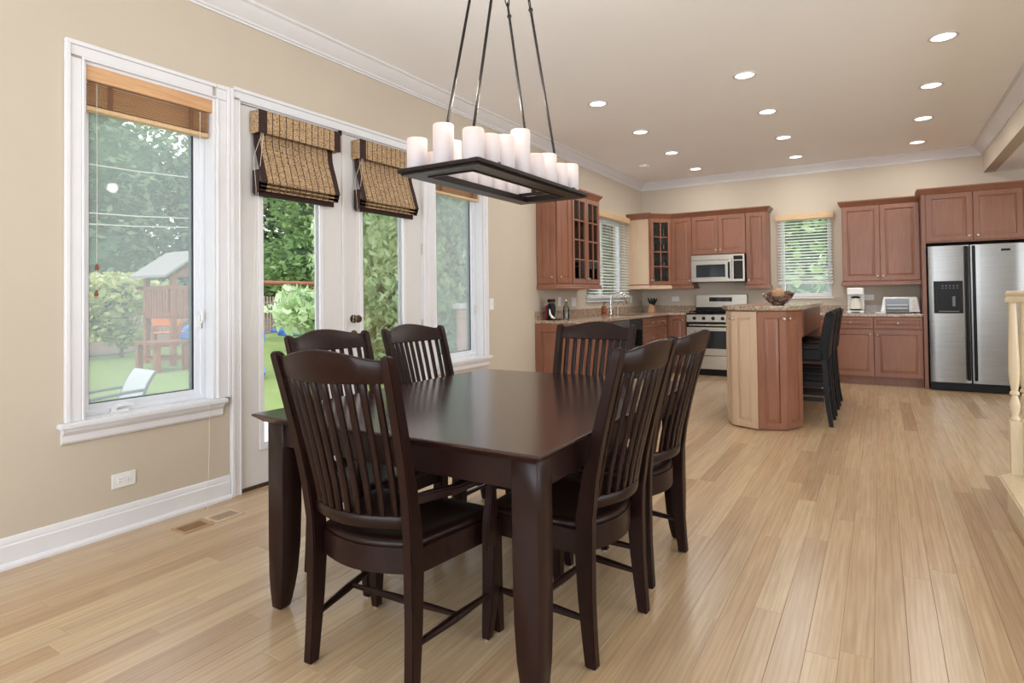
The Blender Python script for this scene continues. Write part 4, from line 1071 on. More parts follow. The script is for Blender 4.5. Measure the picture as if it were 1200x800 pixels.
def bowl_rings():
    R = []
    for r, z, tilt in ((.05, 1.09, 0), (.052, 1.095, 0), (.085, 1.12, 0), (.125, 1.16, .2), (.142, 1.19, .5), (.139, 1.192, .5), (.12, 1.16, .2), (.08, 1.125, 0), (.001, 1.115, 0)):
        R.append([(bx + math.cos(a) * r * (1.0), by + math.sin(a) * r * .9, z + tilt * .03 * math.cos(2 * a)) for a in [2 * PI * k / 28 for k in range(28)]])
    return R
def bowl_mat():
    m, nt, b = base('mottled_glaze', .15)
    v = coords(nt); vo = N(nt, 'ShaderNodeTexVoronoi'); vo.inputs['Scale'].default_value = 55; nt.links.new(v, vo.inputs['Vector'])
    nt.links.new(ramp(nt, vo.outputs['Color'], [(.3, srgb(58, 44, 44)), (.5, srgb(112, 84, 76)), (.75, srgb(140, 112, 98)), (.92, srgb(190, 176, 160))]), b.inputs['Base Color']); return m
M['glaze'] = bowl_mat()
MB().loft(bowl_rings()).build('bowl_body', 'glaze', t)
for k, (dx, dy, dz, r, m, lab) in enumerate(((.005, -.03, 1.190, .056, 'wicker', 'large tan woven ball at the front of the island bowl'), (-.065, .01, 1.175, .042, 'wicker2', 'dark brown woven ball at left in the island bowl'),
                               (.075, .02, 1.180, .045, 'wicker2', 'reddish brown woven ball at right in the island bowl'), (-.02, .055, 1.20, .045, 'wicker2', 'dark woven ball at the back of the island bowl'))):
    tag(MB().ico((bx + dx, by + dy, dz), (r, r, r), 3, .03).build('woven_ball', m), lab, 'ball', 'woven balls in the bowl')

def make_stool():
    # origin at floor centre; faces -X
    t = thing('bar_stool', '', 'stool')
    MB().box(-.205, .20, -.205, .205, .575, .705).build('seat', 'leather', t, bevel=.022, seg=3)
    secs = []
    for z, x, th in ((.600, .185, .075), (.70, .190, .080), (.80, .202, .080), (.92, .222, .076), (1.01, .240, .070), (1.035, .246, .05)):
        w = .205 if z < 1.02 else .19
        secs.append([(x - th / 2, -w, z), (x + th / 2, -w, z), (x + th / 2, w, z), (x - th / 2, w, z)])
    MB().loft(secs).build('backrest', 'leather', t, bevel=.014, seg=2)
    for sx in (-1, 1):
        for sy in (-1, 1):
            p = []
            for z, k in ((.60, 0), (.35, .012), (.15, .03), (0, .052)):
                xx = (-.175 if sx < 0 else .185) + (k * (1 if sx > 0 else -.25)); yy = sy * .180
                r = .021 if z > .2 else .018
                p.append([(xx - r, yy - r, z), (xx + r, yy - r, z), (xx + r, yy + r, z), (xx - r, yy + r, z)])
            MB().loft(p).build('leg', 'black', t, bevel=.002)
    for sy in (-1, 1):
        for z in (.22, .36): MB().box(-.16, .18, sy * .180 - .009, sy * .180 + .009, z, z + .035).build('stretcher', 'black', t)
    for x in (-.178, .196):
        MB().box(x - .009, x + .009, -.165, .165, .27, .305).build('stretcher', 'black', t)
    return t
st = make_stool()
sl = ['black leather bar stool nearest the rounded island end', 'middle black leather bar stool along the island', 'farthest black leather bar stool along the island']
for k in range(3):
    o = st if k == 0 else copy_tree(st)
    o.location = (-.628, 6.232 + k * .58, 0); o['label'] = sl[k]; o['group'] = 'black leather bar stools at the island'

# ------------------------------------------------------------------ dining table
t = thing('dining_table', 'dark espresso rectangular dining table with curved tapering legs', 'table', (-1.44, 2.237, 0))
tx0, tx1, ty0, ty1 = -2.074, -.804, 1.437, 3.037
mb = MB(); rings = []
for i, z in ((.030, .728), (.028, .730), (.0, .752), (.0, .757), (.004, .760)):
    rings.append([(tx0 + i, ty0 + i, z), (tx1 - i, ty0 + i, z), (tx1 - i, ty1 - i, z), (tx0 + i, ty1 - i, z)])
mb.loft(rings).build('tabletop', 'espresso_top', t)
lx0, lx1, ly0, ly1 = tx0 + .03, tx1 - .035, ty0 + .05, ty1 - .05
for sx, lx in ((1, lx0), (-1, lx1)):
    for sy, ly in ((1, ly0), (-1, ly1)):
        R = []
        for z, s, o in ((.727, .090, 0), (.60, .090, 0), (.40, .089, 0), (.25, .086, 0), (.14, .078, .001), (.07, .066, .004), (.03, .056, .007), (.004, .048, .009)):
            ax0, ax1 = (lx + o, lx + o + s) if sx > 0 else (lx - o - s, lx - o)
            ay0, ay1 = (ly + o, ly + o + s) if sy > 0 else (ly - o - s, ly - o)
            R.append([(ax0, ay0, z), (ax1, ay0, z), (ax1, ay1, z), (ax0, ay1, z)])
        l = MB().loft(R).build('leg', 'espresso', t, bevel=.003, angle=45)
        cxx = lx + sx * .033; cyy = ly + sy * .033
        MB().cyl((cxx, cyy, 0), (cxx, cyy, .004), .016, n=12).build('glide', 'nickel', l)
for x0, x1, y0, y1 in ((lx0 + .09, lx1 - .09, ly0 + .012, ly0 + .034), (lx0 + .09, lx1 - .09, ly1 - .034, ly1 - .012), (lx0 + .012, lx0 + .034, ly0 + .09, ly1 - .09), (lx1 - .034, lx1 - .012, ly0 + .09, ly1 - .09)):
    MB().box(x0, x1, y0, y1, .635, .727).build('apron', 'espresso', t)
mb = MB()

# ------------------------------------------------------------------ dining chairs
def interp(tab, z):
    for (a, va), (b, vb) in zip(tab, tab[1:]):
        if a <= z <= b: return va + (vb - va) * (z - a) / (b - a)
    return tab[-1][1] if z > tab[-1][0] else tab[0][1]
YB = [(0, -.210), (.10, -.200), (.22, -.191), (.36, -.186), (.48, -.190), (.60, -.210), (.75, -.247), (.90, -.289), (1.04, -.331)]
def make_chair(arms=False):
    """origin at floor centre of the seat, faces +Y"""
    t = thing('armchair' if arms else 'dining_chair', '', 'chair')
    hw = [(0, .205), (.45, .198), (1.04, .222)]
    for s in (-1, 1):
        R = []
        for z in (.006, .06, .14, .22, .30, .36, .42, .48, .54, .60, .68, .76, .84, .92, 1.0, 1.025, 1.036):
            y = interp(YB, z); x = s * interp(hw, z)
            wx = .018 if z < 1.02 else (.017 if z < 1.03 else .011)
            wy = interp([(0, .019), (.15, .024), (.35, .031), (.5, .030), (.7, .022), (1.0, .018), (1.025, .017), (1.04, .010)], z)
            R.append([(x - wx, y - wy, z), (x + wx, y - wy, z), (x + wx, y + wy, z), (x - wx, y + wy, z)])
        p = MB().loft(R).build('rear_leg', 'espresso', t, bevel=.004, seg=2, angle=50)
        MB().cyl((s * .205, -.210, 0), (s * .205, -.210, .007), .013, n=10).build('glide', 'nickel', p)
        fh = .220 if not arms else .262
        R = []
        for z in (.006, .05, .12, .20, .30, .40, .425):
            w_ = interp([(0, .015), (.05, .018), (.15, .023), (.28, .026), (.43, .026)], z)
            xo = interp([(0, -.014), (.12, -.006), (.25, 0), (.43, 0)], z)
            x = s * (fh + xo); y = .180 + xo
            R.append([(x - w_, y - w_, z), (x + w_, y - w_, z), (x + w_, y + w_, z), (x - w_, y + w_, z)])
        p = MB().loft(R).build('front_leg', 'espresso', t, bevel=.004, seg=2, angle=50)
        MB().cyl((s * (fh - .014), .166, 0), (s * (fh - .014), .166, .007), .012, n=10).build('glide', 'nickel', p)
        # side stretcher, spindle shaped
        a, b = Vector((s * .202, -.195, .150)), Vector((s * (fh - .004), .175, .160))
        MB().tube([a + (b - a) * k for k in (0, .15, .5, .85, 1)], [.009, .011, .015, .011, .009], 10).build('side_stretcher', 'espresso', t)
    cw = .212 if not arms else .232
    a, b = Vector((-cw, .01, .156)), Vector((cw, .01, .156))
    MB().tube([a + (b - a) * k for k in (0, .15, .5, .85, 1)], [.008, .010, .014, .010, .008], 10).build('cross_stretcher', 'espresso', t)
    # seat: saddle slab with rounded plan
    def plan(k, z, dip=0):
        pts = []
        fw_, rw = (.268 if arms else .240) - k, .188 - k * .6
        fy, ry = .212 - k, -.166 + k
        n = 8
        P = [(-fw_ + .03, fy - .004)] + [(-fw_ + .03 + (2 * fw_ - .06) * i / n, fy + .010 * math.sin(PI * i / n)) for i in range(1, n)] + [(fw_ - .03, fy - .004), (fw_ - .006, fy - .014), (fw_, fy - .04)]
        P += [(fw_ - (fw_ - rw) * q, fy - .04 - (fy - .04 - ry) * q) for q in (.33, .66)] + [(rw, ry)]
        P += [(rw - 2 * rw * i / n, ry - .050 * math.sin(PI * i / n)) for i in range(1, n)] + [(-rw, ry)]
        P += [(-(fw_ - (fw_ - rw) * q), fy - .04 - (fy - .04 - ry) * q) for q in (.66, .33)] + [(-fw_, fy - .04), (-fw_ + .006, fy - .014)]
        return [(x, y, z) for x, y in P]
    MB().loft([plan(.006, .424), plan(.001, .428), plan(0, .440), plan(.004, .449), plan(.014, .453), plan(.06, .449), plan(.11, .443), plan(.16, .441)]).build('seat', 'espresso', t, angle=60)
    # apron: front, sides straight and rear bowed
    n = 10
    rb = [(-.180 + .36 * i / n, -.174 - .046 * math.sin(PI * i / n)) for i in range(n + 1)]
    MB().loft([[(x, y - .0, .352), (x, y - .0, .432), (x, y + .018, .432), (x, y + .018, .352)] for x, y in rb]).build('rear_apron', 'espresso', t)
    fh = .220 if not arms else .262
    MB().loft([[(x, .190, .358), (x, .190, .432), (x, .172, .432), (x, .172, .358)] for x in (-fh + .026, fh - .026)]).build('front_apron', 'espresso', t)
    for s in (-1, 1):
        MB().loft([[(s * x - .009, y, .356), (s * x + .009, y, .356), (s * x + .009, y, .432), (s * x - .009, y, .432)] for x, y in ((.198, -.160), (fh, .155))]).build('side_apron', 'espresso', t)
    # bottom rail of the back, bowed
    bow = .050
    def by(u): return -bow * math.sin(PI * (u + 1) / 2)
    us = [-1 + 2 * i / 12 for i in range(13)]
    def rail(z0f, z1f, thick, wz):
        R = []
        for u in us:
            za, zb = z0f(u), z1f(u); x = u * wz
            ya, yb = interp(YB, za) + by(u), interp(YB, zb) + by(u)
            R.append([(x, ya - thick / 2, za), (x, ya + thick / 2, za), (x, (yb) + thick / 2 * .8, zb), (x, (yb) - thick / 2 * .8, zb)])
        return MB().loft(R)
    rail(lambda u: .500, lambda u: .540, .024, .182).build('lower_rail', 'espresso', t, bevel=.003, angle=50)
    rail(lambda u: .955 - .004 * (1 - u * u), lambda u: 1.018 + .034 * max(0, math.cos(u * PI / 2)) ** 1.3 + (.004 if abs(u) > .95 else 0), .024, .205).build('crest_rail', 'espresso', t, bevel=.004, angle=50)
    ns = 9
    for i in range(ns):
        u = -.84 + 1.68 * i / (ns - 1); R = []
        for z in (.535, .62, .72, .82, .90, .96):
            x = u * (.182 + (.205 - .182) * (z - .53) / .43); y = interp(YB, z) + by(u)
            R.append([(x - .0115, y - .006, z), (x + .0115, y - .006, z), (x + .0115, y + .006, z), (x - .0115, y + .006, z)])
        MB().loft(R).build('back_slat', 'espresso', t, bevel=.002, angle=60)
    if arms:
        for s in (-1, 1):
            pts = [(s * .207, -.200, .590), (s * .230, -.14, .592), (s * .258, -.05, .588), (s * .280, .04, .596), (s * .290, .11, .608), (s * .288, .17, .612), (s * .284, .195, .606)]
            R = []
            for k, p in enumerate(pts):
                hw_ = [.010, .016, .021, .026, .028, .026, .018][k]; h = [.016, .015, .013, .012, .012, .011, .008][k]
                x, y, z = p
                R.append([(x - hw_, y, z - h), (x + hw_, y, z - h), (x + hw_, y, z + h), (x - hw_, y, z + h)])
            MB().loft(R).build('armrest', 'espresso', t, bevel=.006, seg=2, angle=60)
            R = []
            for z, x, y, a, b in ((.345, .290, .110, .010, .028), (.40, .294, .110, .012, .034), (.46, .296, .112, .014, .030), (.52, .296, .120, .012, .022), (.57, .292, .128, .012, .018), (.600, .288, .130, .013, .020)):
                R.append([(s * x - a, y - b, z), (s * x + a, y - b, z), (s * x + a, y + b, z), (s * x - a, y + b, z)])
            MB().loft(R).build('arm_support', 'espresso', t, bevel=.004, seg=2, angle=60)
    return t
ac = make_chair(True)
ac.location = (-1.430, 1.562, 0); ac.rotation_euler = (0, 0, math.radians(4)); ac['label'] = 'dark slat back armchair at the near end of the table'; ac['group'] = 'dark slat back chairs around the table'
place_copy(ac, (-1.375, 2.80, 0), math.radians(180), 'dark slat back chair at the far end of the table, backed by kitchen', group='dark slat back chairs around the table')
dc = make_chair(False); dc['group'] = 'dark slat back chairs around the table'
dc.location = (-1.005, 2.00, 0); dc.rotation_euler = (0, 0, math.radians(90 - 4)); dc['label'] = 'dark slat back chair at right side of the table, the nearer one'
place_copy(dc, (-1.022, 2.600, 0), math.radians(90 - 3), 'dark slat back chair at right side of the table, the farther one')
place_copy(dc, (-1.93, 1.965, 0), math.radians(-90 - 3), 'dark slat back chair on the window side, directly behind near armchair')
place_copy(dc, (-1.905, 2.55, 0), math.radians(-90 - 3), 'dark slat back chair on the window side, before right door leaf')

# ------------------------------------------------------------------ chandelier
ccX, ccY, cz = -1.442, 2.275, 1.690
t = thing('chandelier', 'dark metal rectangular chandelier carrying pillar candle shades over the table', 'chandelier', (ccX, ccY, CZ))
X0, X1, Y0, Y1 = ccX - .200, ccX + .200, ccY - .482, ccY + .482
def frame_ring(x0, x1, y0, y1, w, z0, z1):
    mb = MB(); o = [(x0, y0), (x1, y0), (x1, y1), (x0, y1)]; i = [(x0 + w, y0 + w), (x1 - w, y0 + w), (x1 - w, y1 - w), (x0 + w, y1 - w)]
    for k in range(4):
        j = (k + 1) % 4
        mb.loft([[(*o[k], z), (*o[j], z), (*i[j], z), (*i[k], z)] for z in (z0, z1)])
    return mb
frame_ring(X0 + .012, X1 - .012, Y0 + .012, Y1 - .012, .080, cz, cz + .018).build('frame', 'blackmetal', t)
frame_ring(X0, X1, Y0, Y1, .02, cz + .008, cz + .026).build('outer_rim', 'blackmetal', t, bevel=.003)
frame_ring(X0 + .088, X1 - .088, Y0 + .088, Y1 - .088, .008, cz - .004, cz + .024).build('inner_rim', 'blackmetal', t)
for yy in (1.95, 2.62):
    MB().box(ccX - .19, ccX + .19, yy - .008, yy + .008, cz + .02, cz + .034).build('crossbar', 'blackmetal', t)
rows = [(-1.315 + .02, y, h) for y, h in ((1.835, .125), (1.945, .125), (2.055, .146), (2.183, .200), (2.309, .120), (2.429, .145), (2.543, .120), (2.660, .140))]
rows += [(-1.445, 1.845, .168)] + [(-1.588, y, h) for y, h in ((1.855, .135), (1.972, .10), (2.09, .175), (2.21, .12), (2.33, .17), (2.45, .12), (2.57, .15), (2.69, .13))]
for k, (x, y, h) in enumerate(rows):
    r = .0415; z = cz + .019
    c = MB().lathe(x, y, [(r, z), (r, z + h - .006), (r - .003, z + h - .001), (r - .008, z + h), (r - .012, z + h - .003), (r - .013, z + h - .02), (0, z + h - .022)], 24).build('candle_shade', 'candle', t)
for k, (x, y) in enumerate(((-1.30, 1.9), (-1.30, 2.3), (-1.58, 2.1), (-1.58, 2.5))):
    light('ceiling_fill_light', 'POINT', (x - ccX, y - ccY, cz + .46 - CZ), 4.5, (1, .94, .87), .04, parent=t)  # point lights floating above the shades, added to brighten the ceiling
for sx in (-1, 1):
    for sy in (-1, 1):
        a = Vector((-1.490 + (.152 if sx > 0 else 0) - (.065 if sy < 0 else -.01), 1.95 if sy < 0 else 2.62, cz + .03)); b = Vector((ccX + sx * .05, ccY + sy * .035, 2.98))
        e = a + (b - a) * (.735 if sy < 0 else .655)
        MB().cyl(a, e, .0062, n=10).build('rod', 'blackmetal', t)
        MB().cyl(a - Vector((0, 0, .01)), a + Vector((0, 0, .02)), .011, n=10).build('rod_socket', 'blackmetal', t)
        MB().axis_lathe(e - (b - a).normalized() * .012, b - a, [(.0062, 0), (.011, .006), (.011, .012), (.004, .02), (0, .02)], 10).build('rod_cap', 'blackmetal', t)
        d = (b - e); L = d.length; n = 9; d.normalize(); s1 = d.orthogonal().normalized(); s2 = d.cross(s1)
        for k in range(n):
            c = e + d * (L * (k + .5) / n); s = s1 if k % 2 else s2; hl = L / n * .72
            pts = [c + d * (hl * math.cos(q)) + s * (.010 * math.sin(q)) for q in [2 * PI * j / 10 for j in range(11)]]
            MB().tube(pts, .0028, 6).build('chain_link', 'blackmetal', t)
MB().box(ccX - .075, ccX + .075, ccY - .12, ccY + .12, 2.985, CZ - .001).build('ceiling_canopy', 'blackmetal', t, bevel=.005)

# ------------------------------------------------------------------ platform and railing at right
t = tag(struct_empty('trim_2', (1.5, 3, 0), 'raised oak stair platform with rounded nosing at the right edge'))
plat = [(.568, FY + .01), (.568, 4.19), (.90, 4.62), (EX - .02, 4.62), (EX - .02, FY + .01)]
MB().prism(plat, .001, .165).build('riser', 'rail', t)
MB().prism([(.533, FY + .01), (.533, 4.20), (.545, 4.225), (.885, 4.655), (EX - .02, 4.655), (EX - .02, FY + .01)], .166, .19).build('tread', 'rail', t, bevel=.009, seg=3)
t = thing('stair_railing', 'pale oak railing with turned balusters on the raised platform', 'railing', (.63, 4.17, .19))
def baluster(x, y, zb, zt, s=.0235):
    mb = MB(); mb.box(x - s, x + s, y - s, y + s, zb, zb + .29)
    b = mb.build('baluster', 'rail', t, bevel=.002)
    p = [(.019, zb + .29), (.023, zb + .30), (.017, zb + .312), (.014, zb + .325), (.021, zb + .35), (.024, zb + .38), (.018, zb + .41), (.013, zb + .43), (.022, zb + .438), (.022, zb + .448), (.015, zb + .458), (.021, zb + .50), (.0255, zb + .56), (.024, zb + .66), (.020, zb + .80), (.017, zt)]
    MB().lathe(x, y, p, 16).build('turning', 'rail', b)
zr = 1.135
ru = Vector((.46, -.888, 0))
for k in range(9): baluster(.622 + ru.x * .093 * k, 4.270 + ru.y * .093 * k, .19, zr, .026 if k == 0 else .0235)
baluster(.684, 4.385, .19, zr)
RP = [(-.032, zr), (.032, zr), (.032, zr + .018), (.026, zr + .03), (.032, zr + .045), (.022, zr + .064), (-.022, zr + .064), (-.032, zr + .045), (-.026, zr + .03), (-.032, zr + .018)]
MB().sweep([(.618, 4.295), (.618 + ru.x, 4.295 + ru.y)], RP[::-1]).build('handrail', 'rail', t, bevel=.002)

# ------------------------------------------------------------------ outside
GZ = -.5
MB().box(-70, WX - .2, -30, 70, GZ - .2, GZ).build('lawn', 'grass', kind='structure', label='green lawn behind the house')
MB().box(-7.3, WX - .2, -8, 14, GZ + .001, GZ + .03).build('patio', 'patio', kind='structure', label='pale concrete patio outside the doors')
mb = MB(); rnd = random.Random(5)
mb.prism([(-21, 4), (-20.5, 9.4), (-24, 14), (-27, 22), (-24, 30), (-60, 60), (-60, -10), (-24, -6)], GZ + .002, GZ + .03).build('mulch_bed', 'mulch', kind='structure', label='brown mulch bed beyond the lawn')
def foliage(name, blobs, size, mat, parent, seed=1, aspect=1.6, droop=0, core=None, kind='stuff'):
    rs = np.random.RandomState(seed); V = []; 
    for (cx, cy, cz_, rx, ry, rz, n) in blobs:
        d = rs.normal(size=(n, 3)); d /= np.linalg.norm(d, axis=1)[:, None]
        r = rs.uniform(.25, 1, n) ** (1 / 2.4)
        # lumpy outline
        lump = 1 + .16 * np.sin(d[:, 0] * 5 + cx) * np.cos(d[:, 1] * 6 + cy) + .12 * np.sin(d[:, 2] * 9 + cz_)
        c = np.array([cx, cy, cz_]) + d * (r * lump)[:, None] * np.array([rx, ry, rz])
        a = rs.normal(size=(n, 3)); a[:, 2] = a[:, 2] * .5 - droop; a /= np.linalg.norm(a, axis=1)[:, None]
        b = np.cross(a, rs.normal(size=(n, 3)) * .6 + np.array([0, 0, 1.0])); b /= np.linalg.norm(b, axis=1)[:, None]
        nn = np.cross(a, b)
        s = (size * rs.uniform(.6, 1.3, n))[:, None]
        V.append(np.stack([c - a * s * .5, c + b * s * .5 / aspect - a * s * .05 + nn * s * .06, c + a * s * .5, c - b * s * .5 / aspect - a * s * .05 + nn * s * .06], 1).reshape(-1, 3))
    V = np.concatenate(V); off = np.array(root_off(parent)); V = V - off
    nq = len(V) // 4
    me = bpy.data.meshes.new(name); me.vertices.add(len(V)); me.vertices.foreach_set('co', V.ravel())
    me.loops.add(nq * 4); me.polygons.add(nq)
    me.loops.foreach_set('vertex_index', np.arange(nq * 4)); me.polygons.foreach_set('loop_start', np.arange(0, nq * 4, 4)); me.polygons.foreach_set('loop_total', np.full(nq, 4))
    me.update(calc_edges=True); me.materials.append(M[mat])
    o = bpy.data.objects.new(name, me); COL.objects.link(o); o.parent = parent
    tag(o, kind=kind)
    return o
def branchy(t, x, y, z0, h, r, spread=1.0, n=6, seed=1):
    rr = random.Random(seed); mb = MB()
    mb.tube([(x, y, z0), (x + .1 * spread, y, z0 + h * .4), (x, y + .1 * spread, z0 + h)], [r, r * .8, r * .35], 8)
    for k in range(n):
        a = rr.uniform(0, 2 * PI); zz = z0 + h * rr.uniform(.3, .85); L = spread * rr.uniform(.5, 1)
        p = Vector((x + .05 * spread, y + .04 * spread, zz))
        mb.tube([p, p + Vector((math.cos(a) * L * .5, math.sin(a) * L * .5, L * .35)), p + Vector((math.cos(a) * L, math.sin(a) * L, L * .9))], [r * .4, r * .28, r * .1], 6)
    mb.build('trunk', 'bark', t)
def tree(name, label, x, y, z0, th, tr, blobs, size, mat, seed, droop=0, group=None, spread=1, aspect=1.6):
    t = thing(name, label, 'tree' if 'tree' in name else 'shrub', (x, y, z0), group)
    branchy(t, x, y, z0, th, tr, spread, seed=seed)
    foliage('foliage', blobs, size, mat, t, seed, droop=droop, aspect=aspect)
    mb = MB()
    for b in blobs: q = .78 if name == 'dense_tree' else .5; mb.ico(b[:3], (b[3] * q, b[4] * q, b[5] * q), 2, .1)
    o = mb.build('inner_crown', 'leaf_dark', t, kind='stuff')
    return t
# far wood edge: row of tall trees behind the fence
labels_far = ['tall dark tree beyond the fence, far left in left window', 'tall dark tree beyond the fence, centre of the left window', 'tall dark tree beyond the fence behind the playset roof', 'tall dark tree beyond the fence seen left in the glazed doors', 'tall dark tree beyond the fence behind the bright leafy tree', 'tall dark tree beyond the fence, farthest right', 'tall dark tree filling the view behind the right casement window', 'tall dark tree beyond the fence, past the window wall', 'tall dark tree beyond the sink window']
farxy = [(-40, 11), (-39, 17), (-37, 24), (-33, 29), (-29, 33), (-25, 38), (-21, 43), (-15, 46), (-9, 48)]
rt = random.Random(11)
for k, (x, y) in enumerate(farxy):
    bl = [(x + rt.uniform(-1, 1), y + rt.uniform(-1, 1), 3.2, 4.6, 4.6, 4.2, 3800), (x + rt.uniform(-1, 1), y + rt.uniform(-1, 1), 8.2, 4.0, 4.0, 4.4, 3400), (x + rt.uniform(-1.5, 1.5), y + rt.uniform(-1.5, 1.5), 12.6, 3.0, 3.0, 3.6, 2000)]
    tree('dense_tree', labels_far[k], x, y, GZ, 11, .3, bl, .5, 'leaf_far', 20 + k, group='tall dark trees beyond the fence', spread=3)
# bright big-leaved trees close to the patio, seen through the doors
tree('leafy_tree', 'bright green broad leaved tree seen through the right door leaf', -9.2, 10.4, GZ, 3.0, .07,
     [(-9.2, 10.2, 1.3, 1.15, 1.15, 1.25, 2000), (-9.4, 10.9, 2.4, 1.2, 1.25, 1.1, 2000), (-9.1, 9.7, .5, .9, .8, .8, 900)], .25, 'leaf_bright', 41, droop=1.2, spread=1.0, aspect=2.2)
tree('leafy_tree', 'bright green drooping tree at right of the left door leaf', -10.4, 9.2, GZ, 2.4, .06,
     [(-10.4, 9.3, 2.1, .55, .6, 1.0, 500), (-10.4, 8.75, .95, .9, .95, .55, 700)], .24, 'leaf_bright', 42, droop=1.0, spread=.8, aspect=2.2)
tree('leafy_tree', 'green broad leaved tree seen through the right casement window', -8.6, 11.9, GZ, 3.4, .08,
     [(-8.6, 12.0, 1.9, 1.3, 1.2, 1.6, 2600), (-8.8, 11.6, 3.6, 1.3, 1.2, 1.3, 1600)], .24, 'leaf_mid', 43, droop=1.0, spread=1.1, aspect=2.0)
tree('dark_tree', 'mid green tree trunked behind the swing beam in left door', -19.4, 17.0, GZ, 6, .12,
     [(-19.4, 17.0, 5.4, 2.5, 2.5, 2.8, 3600), (-19.8, 16.0, 2.6, 1.9, 2.1, 1.3, 1800)], .28, 'leaf_mid', 44, spread=2)
tree('leafy_shrub', 'yellow green shrub left of the playset', -19.6, 9.2, GZ, 2.0, .05,
     [(-19.6, 9.0, 1.35, 1.0, 1.05, .75, 1300), (-19.9, 10.2, 1.35, .8, .8, .5, 600), (-19.5, 8.5, .6, .8, .7, .6, 700), (-19.6, 9.3, .2, .6, .6, .45, 400)], .22, 'leaf_yellow', 45, spread=1)
tree('leafy_shrub', 'dark green shrub under the bright tree by the right door', -8.4, 9.2, GZ, .6, .03,
     [(-8.6, 9.3, -.05, .8, .9, .42, 900)], .14, 'leaf_mid', 46, spread=.4)
tree('leafy_shrub', 'dark green shrub beneath the right casement window view', -7.9, 11.4, GZ, .8, .03,
     [(-8.0, 11.3, .15, .9, 1.1, .6, 1200)], .14, 'leaf_far', 47, spread=.4)
tree('dense_tree', 'dense green tree outside the far kitchen window', -2.5, 16.0, GZ, 5, .15,
     [(-2.5, 16.0, 2.2, 3.2, 1.6, 2.6, 3000), (-.5, 17.0, 4.2, 2.6, 1.6, 2.2, 2000)], .3, 'leaf_mid', 48, spread=1.5)
# fence of pickets
def fence(name, p, q, zb, h, label):
    t = thing(name, label, 'fence', (p[0], p[1], zb)); P, Q = Vector((*p, 0)), Vector((*q, 0)); L = (Q - P).length; u = (Q - P).normalized(); n = Vector((u.y, -u.x, 0))
    mb = MB(); k = 0; s = 0
    while s < L:
        hh = h + .05 * math.sin(s)
        mb.ob(P, u, n, (s, s + .10), (zb, zb + hh), (0, .02)); s += .16
    mb.build('picket', 'fence', t, kind='stuff')
    for zz in (zb + .35, zb + h - .35): MB().ob(P, u, n, (0, L), (zz, zz + .09), (-.05, -.002)).build('rail', 'fence', t)
    s = 0
    while s < L:
        MB().ob(P, u, n, (s, s + .1), (zb, zb + h + .08), (-.16, -.052)).build('post', 'fence', t); s += 2.4
fence('picket_fence', (-33, 6), (-27.5, 24), GZ, 1.85, 'weathered grey picket fence behind the shrubs and playset')
fence('picket_fence', (-27.5, 24.2), (-14, 38), GZ, 1.85, 'weathered picket fence continuing behind the leafy trees')
# playset tower
t = thing('playset', 'red-brown wooden play tower with grey shingled roof in the garden', 'playset', (-16.2, 9.3, GZ))
def post(x, y, z0, z1, s=.06, name='post', m='redwood'): return MB().box(x - s, x + s, y - s, y + s, z0, z1).build(name, m, t)
px0, px1, py0, py1 = -17.0, -15.7, 8.62, 9.95
for x in (px0, px1):
    for y in (py0, py1): post(x, y, GZ, 1.95)
MB().box(px0, px1, py0, py1, .72, .80).build('deck', 'redwood', t)
for y in (py0 - .07, py1 + .07):
    for zz in (.80, 1.50): MB().box(px0, px1, y - .02, y + .02, zz, zz + .09).build('rail', 'redwood', t)
    for k in range(9): MB().box(px0 + .07 + k * .135, px0 + .17 + k * .135, y - .045, y - .021, .74, 1.50).build('board', 'redwood', t)
for x in (px0 - .07, px1 + .07):
    for zz in (.80, 1.50): MB().box(x - .02, x + .02, py0 - .25, py1, zz, zz + .09).build('rail', 'redwood', t)
    for k in range(9): MB().box(x + .021, x + .045, py0 + .07 + k * .135, py0 + .17 + k * .135, .74, 1.50).build('board', 'redwood', t)
mb = MB(); xm = (px0 + px1) / 2; ym = (py0 + py1) / 2
for s in (-1, 1):
    MB().loft([[(px0 - .25, ym + s * 1.0, 1.80), (px1 + .25, ym + s * 1.0, 1.80), (px1 + .25, ym, 2.50), (px0 - .25, ym, 2.50)], [(px0 - .25, ym + s * 1.0, 1.86), (px1 + .25, ym + s * 1.0, 1.86), (px1 + .25, ym, 2.56), (px0 - .25, ym, 2.56)]]).build('roof_slope', 'shingle', t)
for x in (px0, px1): MB().loft([[(x - .02, py0, 1.82), (x - .02, py1, 1.82), (x - .02, ym, 2.45)], [(x + .02, py0, 1.82), (x + .02, py1, 1.82), (x + .02, ym, 2.45)]]).build('gable', 'redwood', t)
for s in (-1, 1): MB().tube([(px1 + .02, ym + s * .60, .2), (px1 + .02, ym + s * .48, .5), (px1 + .02, ym + s * .2, .70)], .05, 6).build('brace', 'redwood', t)
t = thing('garden_bench', 'red-brown wooden picnic table beside the play tower', 'table', (-14.9, 7.9, GZ))
for x, y in ((-14.5, 7.58), (-14.5, 8.26), (-15.3, 7.58)):
    MB().box(x - .06, x + .06, y - .06, y + .06, GZ, .15).build('leg', 'redwood', t)
MB().box(-15.36, -14.42, 7.50, 8.34, .15, .22).build('top_plank', 'redwood', t); MB().box(-15.3, -14.5, 7.6, 8.24, -.22, -.16).build('shelf_plank', 'redwood', t)
